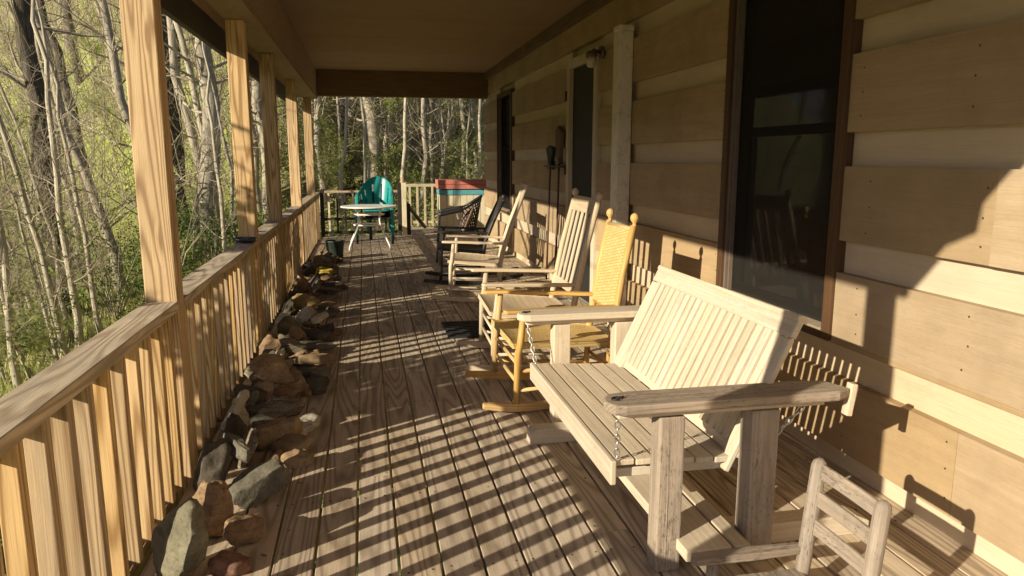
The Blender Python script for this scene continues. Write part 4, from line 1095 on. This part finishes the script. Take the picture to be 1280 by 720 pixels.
# undergrowth
def leaf_blob(mb, c, rad, n, size, rg, flat=.7):
    for _ in range(n):
        while True:
            p = V((rg.uniform(-1, 1), rg.uniform(-1, 1), rg.uniform(-1, 1)))
            if .15 < p.length < 1: break
        p = V((p.x * rad, p.y * rad, p.z * rad * flat)) * (1 + .4 * noise.noise(p * 2 + c))
        a = V((rg.gauss(0, 1), rg.gauss(0, 1), rg.gauss(0, .6))).normalized(); b_ = a.orthogonal().normalized(); s_ = size * rg.uniform(.5, 1.3)
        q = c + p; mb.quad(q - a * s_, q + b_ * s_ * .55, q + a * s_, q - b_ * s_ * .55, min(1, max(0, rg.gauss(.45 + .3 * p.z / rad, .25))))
rg = random.Random(9)
for y, ln, top, lab in [(2.15, .5, 2.2, 'small unseen evergreen shrub added for deck shade, beside the second bay'), (3.75, 1.0, 2.5, 'wide unseen evergreen shrub added for deck shade, left of the second bay'), (5.6, 1.2, 2.5, 'tall unseen evergreen shrub added for deck shade, left of the third bay'), (7.1, 1.0, 2.5, 'unseen evergreen shrub added for deck shade, left of the fourth bay')]:  # unseen shrubs, placed and sized to shade the deck stripes
    x = -4.1; z = ground_z(x, y); t = thing('shade_shrub', lab, 'shrub', (x, y, z), 'unseen evergreen shrubs added to shade the deck')
    b = MB()
    for k in range(34):
        zz = rg.uniform(z + .5, top - .25)
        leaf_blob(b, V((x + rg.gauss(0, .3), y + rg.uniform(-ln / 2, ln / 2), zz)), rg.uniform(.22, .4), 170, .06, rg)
    b.build('leaves', M['everleaf'], t)
    b = MB()
    for k in range(9):
        a = rg.uniform(0, 6.28); b.tube([(x, y, z - .1), (x + math.cos(a) * .2, y + math.sin(a) * .25, z + 1.4), (x + math.cos(a) * .35, y + math.sin(a) * ln * .45, top - .4)], [.03, .02, .006], 5, caps=False)
    b.build('stems', M['bark'], t)
rg = random.Random(8)
SH = [(-4.3, 13.6, 1.0, 'green leafy shrub beside the first porch post'), (-3.6, 14.6, 1.1, 'green shrub behind the second railing bay'), (-5.2, 16.2, .9, 'shrub at the foot of the leaning trunks'), (-3.2, 16.5, 1.0, 'shrub between second and third posts'),
      (-4.6, 18.6, .9, 'shrub at the foot of the broad grey trunk'), (-2.4, 16.8, .8, 'shrub past the third porch post'), (-5.6, 12.4, .5, 'small shrub low against the nearest rail')]
for x, y, r_, lab in SH:
    z = ground_z(x, y); t = thing('shrub', lab, 'shrub', (x, y, z), 'shrubs beside the porch')
    b = MB()
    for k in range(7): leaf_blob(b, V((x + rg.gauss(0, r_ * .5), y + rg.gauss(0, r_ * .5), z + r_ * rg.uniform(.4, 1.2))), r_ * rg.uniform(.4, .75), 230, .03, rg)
    b.build('leaves', M['leafd'], t)
    b = MB()
    for k in range(14): 
        a = rg.uniform(0, 6.28); q = r_ * rg.uniform(.3, 1); b.tube([(x, y, z - .1), (x + math.cos(a) * q * .4, y + math.sin(a) * q * .4, z + r_ * .7), (x + math.cos(a) * q, y + math.sin(a) * q, z + r_ * rg.uniform(1, 1.9))], [.014, .009, .003], 4, caps=False)
    b.build('stems', M['twig'], t)
# thicket on the hillside: stems, twigs and small leaves nobody could count
st = MB(); lf = MB(); rg = random.Random(31)
for k in range(2400):
    az = rg.uniform(-29, 13)
    y = (23 if az > -10 else 20 if az > -15 else 17) + (40 if az > -12 else 75) * rg.random() ** 1.4; x = y * math.tan(R(az))
    if az < -12 and y < 24 and rg.random() < .7: continue
    z = ground_z(x, y); h = rg.uniform(.8, 5.0) * (1 if rg.random() < .7 else 1.6) * (1 + y / 90); ln = V((rg.gauss(-.12, .18), rg.gauss(0, .2), 1)); r_ = rg.uniform(.004, .013) * (1 + y / 40); rr = rg.random()
    p0 = V((x, y, z - .1)); p1 = p0 + ln * h * .5 + V((rg.gauss(0, .1), 0, 0)); p2 = p0 + ln * h + V((rg.gauss(0, .3), rg.gauss(0, .3), 0))
    st.tube([p0, p1, p2], [r_, r_ * .75, r_ * .3], 3, rr, False)
    for j in range(rg.randint(3, 8)):
        a = p0.lerp(p2, rg.uniform(.15, .95)); d = V((rg.gauss(0, 1), rg.gauss(0, 1), rg.gauss(.4, .5))).normalized() * rg.uniform(.3, 1.4)
        st.tube([a, a + d * .5 + V((0, 0, .04)), a + d], [r_ * .4, r_ * .3, r_ * .15], 3, rr, False)
    if rg.random() < .6:
        c = p0.lerp(p2, rg.uniform(.05, .8))
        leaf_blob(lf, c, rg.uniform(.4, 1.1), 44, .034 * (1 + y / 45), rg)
for k in range(700):   # low growth on the near slope
    az = rg.uniform(-24, 13); y = rg.uniform(16.5, 27); x = y * math.tan(R(az))
    if az < -13 and rg.random() < .7: continue
    z = ground_z(x, y); leaf_blob(lf, V((x, y, z + rg.uniform(.05, .5))), rg.uniform(.25, .6), 40, .04, rg)
struct(st.build('thicket_stems', M['twig']), 'stuff')
struct(lf.build('undergrowth', M['brush']), 'stuff')
lf = MB(); rg = random.Random(77)
for k in range(7000):
    y = 9 + 26 * rg.random() ** 1.1; az = rg.uniform(-31, -4); x = y * math.tan(R(az)); z = ground_z(x, y)
    if y > 13 + max(0, -x - 3.5) * 1.3 + rg.uniform(0, 9): continue
    rr = rg.gauss(.62, .2); hh = rg.uniform(.08, .24)
    for j in range(10):
        a = rg.uniform(0, 6.28); d = V((math.cos(a) * .08, math.sin(a) * .08, hh * rg.uniform(.6, 1.3))); s_ = d.cross(V((0, 0, 1))).normalized() * .012; o_ = V((x + rg.gauss(0, .14), y + rg.gauss(0, .14), z - .02))
        lf.tri(o_ - s_, o_ + s_, o_ + d, min(1, max(0, rr + rg.gauss(0, .15))))
struct(lf.build('grass', M['blade']), 'stuff')

# ------------------------------------------------------------------ camera, light, world
cam = bpy.data.cameras.new('camera'); co = bpy.data.objects.new('camera', cam); COL.objects.link(co)
cam.sensor_width = 36; cam.lens = 920 / 1280 * 36; cam.clip_end = 600; cam.clip_start = .05
co.location = (0, 0, 1.42); co.rotation_euler = (R(90 - 9.987), 0, R(-11.26)); scene.camera = co
AZ, EL = 30.5, 20.3
tv = V((math.cos(R(AZ)) * math.cos(R(EL)), math.sin(R(AZ)) * math.cos(R(EL)), -math.sin(R(EL))))
sun = bpy.data.lights.new('sun', 'SUN'); so = bpy.data.objects.new('sun', sun); COL.objects.link(so)
sun.energy = 5.0; sun.angle = R(.5); sun.color = (1, .89, .69); so.rotation_euler = tv.to_track_quat('-Z', 'Y').to_euler()
w = bpy.data.worlds.new('World'); scene.world = w; w.use_nodes = True
n = w.node_tree.nodes; l = w.node_tree.links
sk = n.new('ShaderNodeTexSky'); sk.sky_type = 'NISHITA'; sk.sun_disc = False; sk.sun_elevation = R(EL); sk.sun_rotation = math.atan2(-tv.x, -tv.y) % (2 * math.pi)
sk.dust_density = .8; sk.air_density = .45; sk.ozone_density = .5
l.new(sk.outputs[0], n['Background'].inputs[0]); n['Background'].inputs[1].default_value = .08
scene.view_settings.view_transform = 'Standard'; scene.view_settings.look = 'None'; scene.view_settings.exposure = .5; scene.view_settings.gamma = 1
scene.cycles.max_bounces = 8; scene.cycles.diffuse_bounces = 4; scene.cycles.transparent_max_bounces = 12
scene.cycles.use_denoising = True
